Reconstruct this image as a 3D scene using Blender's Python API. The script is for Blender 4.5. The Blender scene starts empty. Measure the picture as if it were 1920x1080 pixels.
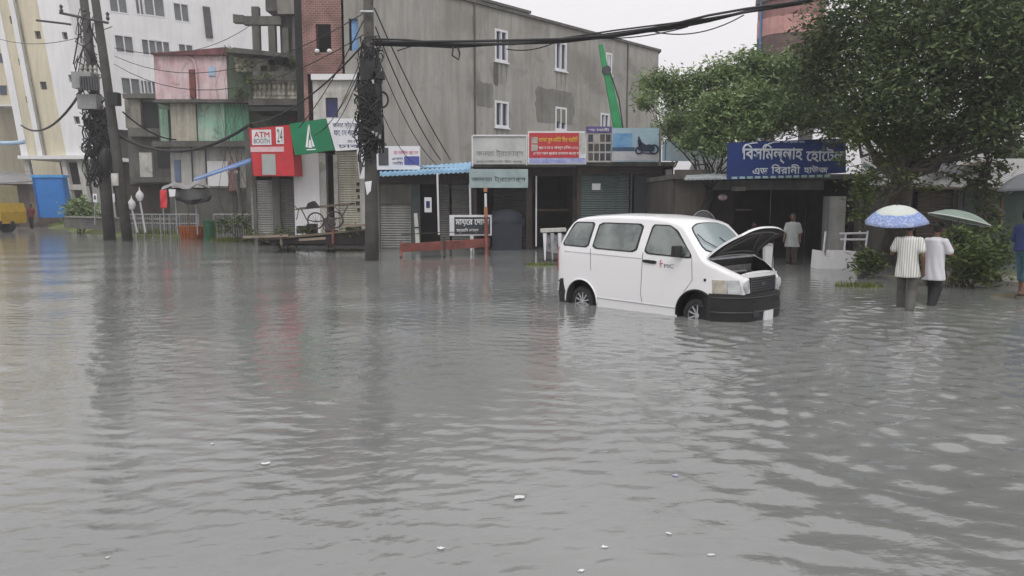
import bpy, bmesh, math, random
import numpy as np
from mathutils import Vector, Matrix, Quaternion
random.seed(7); RNG = np.random.default_rng(7)
S = bpy.context.scene
COL = S.collection
R = math.radians
# ------------------------------------------------------------------ camera, world, sun, exposure
FPX, PITCH, CAMH = 1450.0, 0.1125, 1.95          # focal length in pixels of a 1920 px wide frame
cd = bpy.data.cameras.new('camera'); cam = bpy.data.objects.new('camera', cd); COL.objects.link(cam)
cd.sensor_width = 36; cd.lens = 36 * FPX / 1920; cd.clip_start = 0.1; cd.clip_end = 2000
cam.location = (0, 0, CAMH); cam.rotation_euler = (math.pi / 2 - PITCH, 0, 0)
S.camera = cam
SUN_EL, SUN_AZ = R(58), R(200)
w = bpy.data.worlds.new('World'); S.world = w; w.use_nodes = True
nt = w.node_tree; bg = nt.nodes['Background']
sky = nt.nodes.new('ShaderNodeTexSky'); sky.sky_type = 'NISHITA'; sky.sun_disc = False
sky.sun_elevation = SUN_EL; sky.sun_rotation = SUN_AZ; sky.dust_density = 6; sky.air_density = 2
hs = nt.nodes.new('ShaderNodeHueSaturation'); hs.inputs['Saturation'].default_value = 0.04
mx = nt.nodes.new('ShaderNodeMix'); mx.data_type = 'RGBA'; mx.inputs[0].default_value = 0.72
mx.inputs[7].default_value = (8.3, 8.0, 8.3, 1)      # the even white of the rain cloud over the clear sky's gradient
nt.links.new(sky.outputs[0], hs.inputs['Color']); nt.links.new(hs.outputs[0], mx.inputs[6])
nt.links.new(mx.outputs[2], bg.inputs[0]); bg.inputs[1].default_value = 0.10
sl = bpy.data.lights.new('sun', 'SUN'); sl.energy = 0.7; sl.angle = R(25); sl.color = (1, .985, .96)
so = bpy.data.objects.new('sun', sl); COL.objects.link(so)
so.rotation_euler = (math.pi / 2 - SUN_EL, 0, R(12)); so.location = (0, 0, 60)
S.view_settings.view_transform = 'Standard'; S.view_settings.look = 'None'
S.view_settings.exposure = 0.56; S.view_settings.gamma = 1
# ------------------------------------------------------------------ measuring
CP, SP = math.cos(PITCH), math.sin(PITCH)
def ray(px, py):
    u, v = (px - 960) / FPX, (540 - py) / FPX
    return Vector((u, CP + v * SP, -SP + v * CP))
def at(px, py, Y):
    d = ray(px, py); return Vector((0, 0, CAMH)) + d * (Y / d.y)
def gp(px, py, z=0.0):
    d = ray(px, py); return Vector((0, 0, CAMH)) + d * ((z - CAMH) / d.z)
# ------------------------------------------------------------------ materials
MATS = {}
def mat(name, col, rough=.8, var=.25, scale=3.0, col2=None, bump=0.0, metal=0.0, streak=0.0, spec=.4, thr=(.35, .7), obj=False, trans=0.0, coat=0.0):
    if name in MATS: return MATS[name]
    m = bpy.data.materials.new(name); m.use_nodes = True; n = m.node_tree.nodes; L = m.node_tree.links
    p = n['Principled BSDF']; p.inputs['Roughness'].default_value = rough; p.inputs['Metallic'].default_value = metal
    p.inputs['Specular IOR Level'].default_value = spec
    if coat: p.inputs['Coat Weight'].default_value = coat; p.inputs['Coat Roughness'].default_value = .05
    if trans: p.inputs['Transmission Weight'].default_value = trans
    tc = n.new('ShaderNodeTexCoord')
    src = tc.outputs['Object']
    nz = n.new('ShaderNodeTexNoise'); nz.inputs['Scale'].default_value = scale; nz.inputs['Detail'].default_value = 7; nz.inputs['Roughness'].default_value = .62
    L.new(src, nz.inputs['Vector'])
    cr = n.new('ShaderNodeValToRGB'); cr.color_ramp.elements[0].position = thr[0]; cr.color_ramp.elements[1].position = thr[1]
    c2 = col2 if col2 else tuple(c * (1 - var) for c in col)
    cr.color_ramp.elements[0].color = (*col, 1); cr.color_ramp.elements[1].color = (*c2, 1)
    L.new(nz.outputs['Fac'], cr.inputs[0]); out = cr.outputs[0]
    if streak:
        mp = n.new('ShaderNodeMapping'); mp.inputs['Scale'].default_value = (1.6, 1.6, .16)
        L.new(src, mp.inputs[0]); n2 = n.new('ShaderNodeTexNoise'); n2.inputs['Scale'].default_value = 1.7; n2.inputs['Detail'].default_value = 8; n2.inputs['Roughness'].default_value = .7
        L.new(mp.outputs[0], n2.inputs['Vector'])
        r2 = n.new('ShaderNodeValToRGB'); r2.color_ramp.elements[0].position = .42; r2.color_ramp.elements[1].position = .72
        r2.color_ramp.elements[0].color = (0, 0, 0, 1); r2.color_ramp.elements[1].color = (1, 1, 1, 1)
        L.new(n2.outputs['Fac'], r2.inputs[0])
        ml = n.new('ShaderNodeMath'); ml.operation = 'MULTIPLY'; ml.inputs[1].default_value = streak; L.new(r2.outputs[0], ml.inputs[0])
        mm = n.new('ShaderNodeMix'); mm.data_type = 'RGBA'; L.new(ml.outputs[0], mm.inputs[0]); L.new(out, mm.inputs[6])
        mm.inputs[7].default_value = (.035, .036, .03, 1); out = mm.outputs[2]
    L.new(out, p.inputs['Base Color'])
    if bump:
        b = n.new('ShaderNodeBump'); b.inputs['Strength'].default_value = bump; b.inputs['Distance'].default_value = .03
        n3 = n.new('ShaderNodeTexNoise'); n3.inputs['Scale'].default_value = scale * 6; n3.inputs['Detail'].default_value = 5; L.new(src, n3.inputs['Vector'])
        L.new(n3.outputs['Fac'], b.inputs['Height']); L.new(b.outputs[0], p.inputs['Normal'])
    MATS[name] = m; return m
def mat_bricks(name, c1, c2, mortar, scale=4.0):
    m = mat(name, c1); n = m.node_tree.nodes; L = m.node_tree.links
    tc = n.new('ShaderNodeTexCoord'); mp = n.new('ShaderNodeMapping'); mp.inputs['Rotation'].default_value = (math.pi / 2, 0, 0)
    L.new(tc.outputs['Object'], mp.inputs[0]); b = n.new('ShaderNodeTexBrick'); b.inputs['Scale'].default_value = scale
    b.inputs['Color1'].default_value = (*c1, 1); b.inputs['Color2'].default_value = (*c2, 1); b.inputs['Mortar'].default_value = (*mortar, 1)
    L.new(mp.outputs[0], b.inputs['Vector'])
    nz = n.new('ShaderNodeTexNoise'); nz.inputs['Scale'].default_value = .8; nz.inputs['Detail'].default_value = 8; L.new(tc.outputs['Object'], nz.inputs['Vector'])
    mm = n.new('ShaderNodeMix'); mm.data_type = 'RGBA'; mm.blend_type = 'MULTIPLY'; mm.inputs[0].default_value = .8
    r = n.new('ShaderNodeValToRGB'); r.color_ramp.elements[0].color = (1.2, 1.2, 1.2, 1); r.color_ramp.elements[1].color = (.4, .4, .4, 1); r.color_ramp.elements[0].position = .4; r.color_ramp.elements[1].position = .7
    L.new(nz.outputs['Fac'], r.inputs[0]); L.new(b.outputs[0], mm.inputs[6]); L.new(r.outputs[0], mm.inputs[7])
    L.new(mm.outputs[2], n['Principled BSDF'].inputs['Base Color']); return m
def mat_slats(name, c, period, axis='Z', rough=.6, metal=.0, dark=.45, var=.2):
    """roller shutter or corrugated sheet: ribs come from a wave bump of real pitch, plus dirt"""
    m = mat(name, c, rough=rough, metal=metal, var=var, scale=1.2, streak=.45); n = m.node_tree.nodes; L = m.node_tree.links
    tc = n.new('ShaderNodeTexCoord'); wv = n.new('ShaderNodeTexWave'); wv.bands_direction = axis; wv.inputs['Scale'].default_value = math.pi * 2 / (20 * period) ; wv.inputs['Distortion'].default_value = .15
    L.new(tc.outputs['Object'], wv.inputs['Vector'])
    b = n.new('ShaderNodeBump'); b.inputs['Strength'].default_value = .9; b.inputs['Distance'].default_value = .035
    L.new(wv.outputs['Fac'], b.inputs['Height']); L.new(b.outputs[0], n['Principled BSDF'].inputs['Normal']); return m
def mat_leaf(name, a, b, c):
    m = bpy.data.materials.new(name); m.use_nodes = True; n = m.node_tree.nodes; L = m.node_tree.links
    p = n['Principled BSDF']; p.inputs['Roughness'].default_value = .55; p.inputs['Specular IOR Level'].default_value = .35
    g = n.new('ShaderNodeNewGeometry'); nz = n.new('ShaderNodeTexNoise'); nz.inputs['Scale'].default_value = 1.1; nz.inputs['Detail'].default_value = 4
    L.new(g.outputs['Position'], nz.inputs['Vector'])
    ad = n.new('ShaderNodeMath'); ad.operation = 'MULTIPLY_ADD'; ad.inputs[1].default_value = .5; L.new(g.outputs['Random Per Island'], ad.inputs[0]); 
    s2 = n.new('ShaderNodeMath'); s2.operation = 'SUBTRACT'; s2.inputs[1].default_value = .25; L.new(nz.outputs['Fac'], s2.inputs[0]); L.new(s2.outputs[0], ad.inputs[2])
    cr = n.new('ShaderNodeValToRGB'); cr.color_ramp.elements[0].color = (*a, 1); cr.color_ramp.elements[0].position = .2; cr.color_ramp.elements[1].color = (*c, 1); cr.color_ramp.elements[1].position = .8
    e = cr.color_ramp.elements.new(.5); e.color = (*b, 1)
    L.new(ad.outputs[0], cr.inputs[0]); L.new(cr.outputs[0], p.inputs['Base Color'])
    tr = n.new('ShaderNodeBsdfTranslucent'); L.new(cr.outputs[0], tr.inputs[0]); ms = n.new('ShaderNodeMixShader'); ms.inputs[0].default_value = .3
    L.new(p.outputs[0], ms.inputs[1]); L.new(tr.outputs[0], ms.inputs[2]); L.new(ms.outputs[0], n['Material Output'].inputs[0])
    MATS[name] = m; return m
# ------------------------------------------------------------------ frames and mesh building
class Frame:
    """a facade plane: origin, horizontal direction u, up v (may lean), outward normal n (towards the street)"""
    def __init__(s, o, ang=0.0, lean=0.0):
        s.o = Vector(o); s.u = Vector((math.cos(ang), math.sin(ang), 0)); s.n = Vector((s.u.y, -s.u.x, 0))
        s.v = (Vector((0, 0, 1)) * math.cos(lean) - s.u * math.sin(lean))
    def p(s, u, v, n=0.0): return s.o + s.u * u + s.v * v + s.n * n
    def px(s, px, py, n=0.0):
        d = ray(px, py); o = Vector((0, 0, CAMH)); q = s.o + s.n * n
        t = (q - o).dot(s.n) / d.dot(s.n); h = o + d * t - q
        v = h.z / s.v.z; u = (h - s.v * v).dot(s.u); return u, v
    def rect(s, x0, y0, x1, y1, n=0.0):
        a, b = s.px(x0, y1, n); c, d = s.px(x1, y0, n); return a, b, c, d      # u0,v0,u1,v1
def front(Y): return Frame((0, Y, 0))
class MB:
    def __init__(s): s.v = []; s.f = []; s.m = []
    def add(s, vs, fs, mi=0):
        b = len(s.v); s.v += [tuple(x) for x in vs]; s.f += [tuple(b + i for i in f) for f in fs]; s.m += [mi] * len(fs); return s
    def hexa(s, P, mi=0):      # 4 bottom, 4 top
        return s.add(P, [(3, 2, 1, 0), (4, 5, 6, 7), (0, 1, 5, 4), (1, 2, 6, 5), (2, 3, 7, 6), (3, 0, 4, 7)], mi)
    def box(s, x0, y0, z0, x1, y1, z1, mi=0):
        return s.hexa([(x0, y0, z0), (x1, y0, z0), (x1, y1, z0), (x0, y1, z0), (x0, y0, z1), (x1, y0, z1), (x1, y1, z1), (x0, y1, z1)], mi)
    def fbox(s, F, u0, v0, u1, v1, n0, n1, mi=0):   # n0 back, n1 front
        P = F.p; return s.hexa([P(u0, v0, n1), P(u1, v0, n1), P(u1, v0, n0), P(u0, v0, n0), P(u0, v1, n1), P(u1, v1, n1), P(u1, v1, n0), P(u0, v1, n0)], mi)
    def fquad(s, F, c, n0, n1, mi=0):   # c: four (u,v) corners BL BR TR TL
        P = F.p; a, b, cc, d = c
        return s.hexa([P(*a, n1), P(*b, n1), P(*b, n0), P(*a, n0), P(*d, n1), P(*cc, n1), P(*cc, n0), P(*d, n0)], mi)
    def prism(s, pts, off, mi=0):       # planar polygon swept by a vector
        n = len(pts); off = Vector(off); A = [Vector(p) for p in pts]
        return s.add(A + [p + off for p in A], [tuple(range(n))[::-1], tuple(range(n, 2 * n))] + [(i, (i + 1) % n, n + (i + 1) % n, n + i) for i in range(n)], mi)
    def tube(s, pts, r, n=8, mi=0, cap=True):
        pts = [Vector(p) for p in pts]; k = len(pts); rr = [r] * k if not hasattr(r, '__len__') else list(r)
        vs = []; ref = None
        for i, p in enumerate(pts):
            t = (pts[min(i + 1, k - 1)] - pts[max(i - 1, 0)])
            t = t.normalized() if t.length > 1e-9 else Vector((0, 0, 1))
            if ref is None: ref = t.orthogonal().normalized()
            ref = (ref - t * ref.dot(t)); ref = ref.normalized() if ref.length > 1e-6 else t.orthogonal().normalized()
            q = t.cross(ref)
            for j in range(n):
                a = 2 * math.pi * j / n; vs.append(p + (ref * math.cos(a) + q * math.sin(a)) * rr[i])
        fs = [(i * n + j, i * n + (j + 1) % n, (i + 1) * n + (j + 1) % n, (i + 1) * n + j) for i in range(k - 1) for j in range(n)]
        if cap: fs += [tuple(range(n))[::-1], tuple(range((k - 1) * n, k * n))]
        return s.add(vs, fs, mi)
    def ell(s, c, r, n=12, m=8, mi=0, rot=None):
        c = Vector(c); vs = [Vector((0, 0, 1))] + [Vector((math.sin(math.pi * i / m) * math.cos(2 * math.pi * j / n), math.sin(math.pi * i / m) * math.sin(2 * math.pi * j / n), math.cos(math.pi * i / m))) for i in range(1, m) for j in range(n)] + [Vector((0, 0, -1))]
        vs = [Vector((v.x * r[0], v.y * r[1], v.z * r[2])) for v in vs]
        if rot is not None: vs = [rot @ v for v in vs]
        fs = [(0, 1 + j, 1 + (j + 1) % n) for j in range(n)]
        for i in range(m - 2):
            for j in range(n): fs.append((1 + i * n + j, 1 + (i + 1) * n + j, 1 + (i + 1) * n + (j + 1) % n, 1 + i * n + (j + 1) % n))
        b = 1 + (m - 2) * n; fs += [(b + j, len(vs) - 1, b + (j + 1) % n) for j in range(n)]
        return s.add([c + v for v in vs], fs, mi)
    def lathe(s, c, prof, n=20, mi=0, ax=None):   # prof: (r,h) along axis ax
        c = Vector(c); ax = Vector((0, 0, 1)) if ax is None else Vector(ax).normalized(); a = ax.orthogonal().normalized(); b = ax.cross(a); k = len(prof)
        vs = [c + ax * h + (a * math.cos(2 * math.pi * j / n) + b * math.sin(2 * math.pi * j / n)) * r for r, h in prof for j in range(n)]
        fs = [(i * n + j, i * n + (j + 1) % n, (i + 1) * n + (j + 1) % n, (i + 1) * n + j) for i in range(k - 1) for j in range(n)]
        return s.add(vs, fs, mi)
    def build(s, name, mats, parent=None, smooth=False):
        me = bpy.data.meshes.new(name); me.from_pydata(s.v, [], s.f)
        mats = mats if isinstance(mats, (list, tuple)) else [mats]
        for m in mats: me.materials.append(m)
        if len(mats) > 1: me.polygons.foreach_set('material_index', s.m)
        if smooth: me.shade_smooth() if smooth is True else me.set_sharp_from_angle(angle=smooth)
        if smooth and smooth is not True: me.polygons.foreach_set('use_smooth', [True] * len(me.polygons))
        o = bpy.data.objects.new(name, me); COL.objects.link(o)
        bm = bmesh.new(); bm.from_mesh(me); bmesh.ops.recalc_face_normals(bm, faces=bm.faces); bm.to_mesh(me); bm.free()
        if parent is not None: put(o, parent)
        return o
def put(o, parent):
    o.parent = parent; o.matrix_parent_inverse = parent.matrix_basis.inverted()
def tag(o, label, cat, group=None, kind=None):
    if label: o['label'] = label
    if cat: o['category'] = cat
    if group: o['group'] = group
    if kind: o['kind'] = kind
    return o
def thing(name, label, cat, loc=(0, 0, 0), group=None):
    o = bpy.data.objects.new(name, None); o.empty_display_size = .3; COL.objects.link(o); o.location = loc
    return tag(o, label, cat, group)
def struct(o): o['kind'] = 'structure'; return o
def bake(o, mods):
    """apply modifiers to a mesh object without bpy.ops"""
    dg = bpy.context.evaluated_depsgraph_get(); me = bpy.data.meshes.new_from_object(o.evaluated_get(dg)); old = o.data
    o.modifiers.clear(); o.data = me
    if old.users == 0: bpy.data.meshes.remove(old)
    return o
def wall_holes(mb, F, u0, v0, u1, v1, holes, thick=.25, n1=0.0, mi=0, mi_r=None):
    """wall with real openings (holes as u0,v0,u1,v1) and their reveals"""
    mi_r = mi if mi_r is None else mi_r
    us = sorted({u0, u1} | {h[0] for h in holes} | {h[2] for h in holes}); vs = sorted({v0, v1} | {h[1] for h in holes} | {h[3] for h in holes})
    us = [u for u in us if u0 <= u <= u1]; vs = [v for v in vs if v0 <= v <= v1]
    P = F.p
    for a, b in zip(us, us[1:]):
        for c, d in zip(vs, vs[1:]):
            mu, mv = (a + b) / 2, (c + d) / 2
            if any(h[0] < mu < h[2] and h[1] < mv < h[3] for h in holes): continue
            mb.add([P(a, c, n1), P(b, c, n1), P(b, d, n1), P(a, d, n1)], [(0, 1, 2, 3)], mi)
            mb.add([P(a, c, n1 - thick), P(b, c, n1 - thick), P(b, d, n1 - thick), P(a, d, n1 - thick)], [(3, 2, 1, 0)], mi)
    for h in holes + [(u0, v0, u1, v1)]:
        a, c, b, d = h
        for (p, q) in (((a, c), (b, c)), ((b, c), (b, d)), ((b, d), (a, d)), ((a, d), (a, c))):
            mb.add([P(*p, n1), P(*q, n1), P(*q, n1 - thick), P(*p, n1 - thick)], [(0, 1, 2, 3)], mi_r)
def text(s, F, u0, v0, u1, v1, n, m, parent, name='lettering', bold=0.0, fit=True, depth=.006):
    """lettering standing n metres proud of a facade, fitted into a rectangle"""
    c = bpy.data.curves.new(name, 'FONT'); c.body = s; c.extrude = .004; c.resolution_u = 3; c.bevel_depth = bold; c.bevel_resolution = 0
    o = bpy.data.objects.new(name, c); COL.objects.link(o)
    dg = bpy.context.evaluated_depsgraph_get(); me = bpy.data.meshes.new_from_object(o.evaluated_get(dg)); bpy.data.objects.remove(o); bpy.data.curves.remove(c)
    co = np.zeros(len(me.vertices) * 3); me.vertices.foreach_get('co', co); co = co.reshape(-1, 3)
    lo, hi = co.min(0), co.max(0); sx = (u1 - u0) / (hi[0] - lo[0]); sy = (v1 - v0) / (hi[1] - lo[1])
    if not fit: sx = sy = min(sx, sy)
    u = u0 + (co[:, 0] - lo[0]) * sx; v = v0 + (co[:, 1] - lo[1]) * sy; z = n + (co[:, 2] - lo[2]) / max(hi[2] - lo[2], 1e-6) * depth
    W = np.array(F.o)[None] + u[:, None] * np.array(F.u) + v[:, None] * np.array(F.v) + z[:, None] * np.array(F.n)
    me.vertices.foreach_set('co', W.ravel()); me.materials.clear(); me.materials.append(m); me.update()
    o = bpy.data.objects.new(name, me); COL.objects.link(o)
    if parent is not None: put(o, parent)
    return o
def sag(a, b, d, n=14):
    a, b = Vector(a), Vector(b); return [a.lerp(b, i / n) + Vector((0, 0, -d * 4 * (i / n) * (1 - i / n))) for i in range(n + 1)]
# ------------------------------------------------------------------ palette
CONC = mat('weathered_concrete', (.30, .285, .25), .9, .45, .5, bump=.3, streak=.5)
CONC_D = mat('dark_damp_concrete', (.15, .145, .13), .9, .5, .9, bump=.3, streak=.6)
PLAST = mat('stained_cement_plaster', (.36, .35, .322), .92, .3, .35, col2=(.28, .27, .245), bump=.35, streak=.36, thr=(.42, .7))
def blotches(m, c, scale, amt, lo=.52, hi=.6):
    n = m.node_tree.nodes; L = m.node_tree.links; p = n['Principled BSDF']; src = p.inputs['Base Color'].links[0].from_socket; tc = n.new('ShaderNodeTexCoord'); mp = n.new('ShaderNodeMapping'); mp.inputs['Location'].default_value = (3.3, 1.7, 5.1); L.new(tc.outputs['Object'], mp.inputs[0])
    nz = n.new('ShaderNodeTexNoise'); nz.inputs['Scale'].default_value = scale; nz.inputs['Detail'].default_value = 9; nz.inputs['Roughness'].default_value = .58; nz.inputs['Distortion'].default_value = .6; L.new(mp.outputs[0], nz.inputs['Vector'])
    r = n.new('ShaderNodeMapRange'); r.inputs[1].default_value = lo; r.inputs[2].default_value = hi; r.inputs[4].default_value = amt; L.new(nz.outputs['Fac'], r.inputs[0]); mm = n.new('ShaderNodeMix'); mm.data_type = 'RGBA'; L.new(r.outputs[0], mm.inputs[0]); L.new(src, mm.inputs[6]); mm.inputs[7].default_value = (*c, 1); L.new(mm.outputs[2], p.inputs['Base Color'])
blotches(PLAST, (.225, .21, .185), .16, .7); blotches(PLAST, (.16, .155, .135), .55, .5, .56, .66)
WHITE = mat('white_wall_paint', (.78, .78, .78), .7, .12, .4, streak=.12)
WHITE_D = mat('dirty_white_paint', (.62, .61, .57), .75, .35, .8, streak=.45)
CREAM = mat('cream_wall_paint', (.66, .60, .45), .75, .15, .4, streak=.2)
PINK = mat('faded_pink_paint', (.62, .40, .42), .8, .3, .9, col2=(.74, .66, .66), streak=.45)
GREENP = mat('faded_green_paint', (.26, .52, .39), .8, .3, 1.1, col2=(.50, .58, .48), streak=.7)
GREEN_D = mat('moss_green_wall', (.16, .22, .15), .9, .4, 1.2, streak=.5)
BLACK = mat('black_plastic', (.018, .019, .02), .45, .3, 3)
DARK = mat('dark_room', (.03, .03, .032), .85, .4, 1)  # near-black colour carries the shade of interiors; one wall seam uses it too
DARKW = mat('dark_timber', (.06, .048, .04), .85, .5, 2, bump=.3)
WOOD = mat('weathered_wood', (.20, .16, .12), .85, .5, 2, bump=.4)
METAL = mat('galvanised_metal', (.45, .46, .47), .45, .3, 4, metal=.6)
STEELD = mat('dark_steel', (.10, .10, .11), .5, .4, 3, metal=.5)
RED = mat('red_paint', (.55, .035, .045), .55, .25, 2)
RUST = mat('rusty_red_paint', (.27, .085, .07), .75, .5, 1.8, streak=.3)
BLUE = mat('blue_paint', (.03, .19, .55), .55, .2, 1.5)
GLASS_D = mat('dark_window_glass', (.045, .06, .10), .12, .3, 1, spec=.6)
ALU = mat('white_window_frame', (.72, .72, .74), .5, .15, 3)
SIGNW = mat('sign_white', (.75, .76, .78), .5, .15, 1.5)
INK = mat('black_ink', (.03, .03, .04), .6, .2, 4)
INKW = mat('white_ink', (.85, .85, .86), .5, .06, 4)
for m_, c_ in ((GREENP, (.12, .14, .10)), (PINK, (.30, .18, .17)), (WHITE_D, (.25, .24, .20)), (CONC, (.10, .10, .085))): blotches(m_, c_, 1.1, .7, .54, .64)
MOSS = mat('moss_weeds', (.06, .10, .03), .95, .5, 3, bump=.5)
CABLE = mat('black_cable', (.02, .02, .022), .6, .3, 3)
# ------------------------------------------------------------------ ground, water, banks
def grid_mesh(X, Y, Z, name, m, smooth=True):
    h, wd = X.shape; co = np.stack([X, Y, Z], -1).reshape(-1, 3); i = np.arange(h * wd).reshape(h, wd)
    q = np.stack([i[:-1, :-1], i[:-1, 1:], i[1:, 1:], i[1:, :-1]], -1).reshape(-1, 4)
    me = bpy.data.meshes.new(name); me.vertices.add(len(co)); me.vertices.foreach_set('co', co.ravel())
    me.loops.add(q.size); me.loops.foreach_set('vertex_index', q.ravel()); me.polygons.add(len(q))
    me.polygons.foreach_set('loop_start', np.arange(0, q.size, 4)); me.polygons.foreach_set('loop_total', np.full(len(q), 4))
    me.update(); me.materials.append(m)
    if smooth: me.shade_smooth()
    o = bpy.data.objects.new(name, me); COL.objects.link(o); return o
GROUND = mat('wet_mud', (.12, .10, .08), .7, .4, .4, bump=.4)
g = MB(); g.add([(-900, -300, -.42), (900, -300, -.42), (900, 1200, -.42), (-900, 1200, -.42)], [(0, 1, 2, 3)]); struct(g.build('ground', GROUND))
WAT = bpy.data.materials.new('muddy_flood_water'); WAT.use_nodes = True
n = WAT.node_tree.nodes; L = WAT.node_tree.links; p = n['Principled BSDF']
p.inputs['Roughness'].default_value = .09; p.inputs['IOR'].default_value = 1.55; p.inputs['Specular IOR Level'].default_value = .6
ge = n.new('ShaderNodeNewGeometry')
nz = n.new('ShaderNodeTexNoise'); nz.inputs['Scale'].default_value = .35; nz.inputs['Detail'].default_value = 5; L.new(ge.outputs['Position'], nz.inputs['Vector'])
cr = n.new('ShaderNodeValToRGB'); cr.color_ramp.elements[0].position = .35; cr.color_ramp.elements[1].position = .7
cr.color_ramp.elements[0].color = (.165, .172, .164, 1); cr.color_ramp.elements[1].color = (.215, .221, .211, 1)
L.new(nz.outputs['Fac'], cr.inputs[0]); L.new(cr.outputs[0], p.inputs['Base Color'])
mp = n.new('ShaderNodeMapping'); mp.inputs['Scale'].default_value = (1.0, 1.25, 1); mp.inputs['Rotation'].default_value = (0, 0, -.12); L.new(ge.outputs['Position'], mp.inputs[0])
n1 = n.new('ShaderNodeTexNoise'); n1.inputs['Scale'].default_value = 6.5; n1.inputs['Detail'].default_value = 3; n1.inputs['Roughness'].default_value = .5; L.new(mp.outputs[0], n1.inputs['Vector'])
b1 = n.new('ShaderNodeBump'); b1.inputs['Strength'].default_value = .32; b1.inputs['Distance'].default_value = .02; L.new(n1.outputs['Fac'], b1.inputs['Height'])
L.new(b1.outputs[0], p.inputs['Normal'])
rows = np.concatenate([np.geomspace(1.6, 30, 760), np.geomspace(30.15, 900, 120)])
ts = np.linspace(-1.35, 1.35, 640)
Yg, Tg = np.meshgrid(rows, ts, indexing='ij'); Xg = Yg * Tg
def vnoise(x, y, seed):     # cheap smooth value noise
    rg = np.random.default_rng(seed); T = rg.random((128, 128)); xi = np.floor(x).astype(int); yi = np.floor(y).astype(int); fx = x - xi; fy = y - yi
    fx = fx * fx * (3 - 2 * fx); fy = fy * fy * (3 - 2 * fy); a = T[xi % 128, yi % 128]; b = T[(xi + 1) % 128, yi % 128]; c = T[xi % 128, (yi + 1) % 128]; d = T[(xi + 1) % 128, (yi + 1) % 128]
    return (a * (1 - fx) + b * fx) * (1 - fy) + (c * (1 - fx) + d * fx) * fy - .5
Z = np.zeros_like(Xg); rg = np.random.default_rng(3)
wx = Xg + 1.2 * vnoise(Xg * .35, Yg * .35, 1); wy = Yg + 1.6 * vnoise(Xg * .3 + 9, Yg * .3, 2)
for k in range(26):          # short wavelets running down the street, crests roughly across the view
    lam = rg.uniform(.10, .46); th = rg.normal(R(97), R(60)); A = .0024 * lam; k_ = 2 * math.pi / lam
    env = np.clip(.25 + 1.6 * vnoise(Xg / (lam * 5) + k * 7, Yg / (lam * 4) + k * 3, 10 + k) + .3, 0, 1.3)
    fade = np.clip(lam / (Yg * .0075) - 1.0, 0, 1)      # wavelengths the grid no longer resolves die away with distance
    ph = k_ * (wx * math.cos(th) + wy * math.sin(th)) + k * 1.7
    Z += A * env * fade * np.sin(ph)
for k in range(5):
    lam = rg.uniform(1.6, 4.0); th = rg.normal(R(100), R(30)); Z += .0010 * lam ** .8 * np.sin(2 * math.pi / lam * (wx * math.cos(th) + wy * math.sin(th)) + k)
# rougher water to the right where the current passes the van and the people
mask = 1 / (1 + np.exp(-(Xg - .2 * Yg + .2) * 1.6)) * np.exp(-((Yg - 9) / 7) ** 2)
for k in range(8):
    lam = rg.uniform(.2, .48); th = rg.normal(R(104), R(32)); Z += mask * .0064 * lam * np.clip(lam / (Yg * .0075) - 1, 0, 1) * np.sin(2 * math.pi / lam * (wx * math.cos(th) + wy * math.sin(th)) + k * 2.3) * np.clip(.9 + 3 * vnoise(Xg * 1.6 + k, Yg * 1.3 + k, 50 + k), 0, 2.2)
for (cx, cy, am) in ((gp(1697, 578).x, gp(1697, 578).y, .008), (gp(1742, 572).x, gp(1742, 572).y, .006), (gp(1420, 592).x, gp(1420, 592).y, .004)):
    d = np.hypot(Xg - cx, Yg - cy); Z += am * np.sin(d * 2 * math.pi / .34) * np.exp(-d / .8)
water = struct(grid_mesh(Xg, Yg, Z, 'water', WAT))
# water beside and behind the camera position
wb = MB(); wb.add([(-60, -60, -.012), (60, -60, -.012), (60, 2.2, -.012), (-60, 2.2, -.012)], [(0, 1, 2, 3)]); struct(wb.build('water', WAT))
# grassy bank far left, footpath strip behind the water, muddy shore right
GRASSM = mat('bank_grass', (.10, .15, .035), .95, .5, 2.0, col2=(.17, .16, .07), bump=.5)
def mound(name, px_pts, top, m, seg=60, hw=None, kind='structure'):
    """a low strip of ground whose middle line follows water-level points; rises to `top`"""
    P = [gp(*q, z=0) for q in px_pts]; n_ = len(P); X = []; Yy = []; Zz = []
    for i in range(seg + 1):
        t = i / seg * (n_ - 1); k = min(int(t), n_ - 2); c = P[k].lerp(P[k + 1], t - k); d = (P[k + 1] - P[k]).normalized(); nn = Vector((-d.y, d.x, 0))
        e = math.sin(math.pi * min(max(i / seg, .0), 1)) ** .4; rx = []; ry = []; rz = []
        for j in range(13):
            a = j / 12 * 2 - 1; wv = hw * (1 + .25 * math.sin(i * .9) + .15 * math.sin(i * 2.3)); q = c + nn * a * wv
            rx.append(q.x); ry.append(q.y); rz.append(-.3 + (top + .3) * (1 - abs(a) ** 2.5) * e + .03 * math.sin(i * 1.7 + j * 1.3))
        X.append(rx); Yy.append(ry); Zz.append(rz)
    o = grid_mesh(np.array(X), np.array(Yy), np.array(Zz), name, m); o['kind'] = kind; return o
mound('bank', [(60, 412), (130, 422), (210, 432), (300, 440), (380, 448)], .34, GRASSM, hw=2.6)
mound('bank', [(1640, 523), (1760, 521), (1930, 524), (2100, 530)], .16, mat('muddy_shore', (.13, .12, .08), .9, .4, 1.5, bump=.6), hw=1.3)
mound('bank', [(1835, 557), (1900, 556), (2000, 560)], .07, mat('muddy_shore', (.1, .1, .1)), hw=.35)
sh = MB(); a, b, c, d = gp(1858, 535), gp(1990, 545), gp(1990, 520), gp(1868, 520)
sh.prism([a + Vector((0, 0, .12)), b + Vector((0, 0, .12)), c + Vector((0, 0, .12)), d + Vector((0, 0, .12))], (0, 0, -.4)); struct(sh.build('pavement', CONC))
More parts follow.
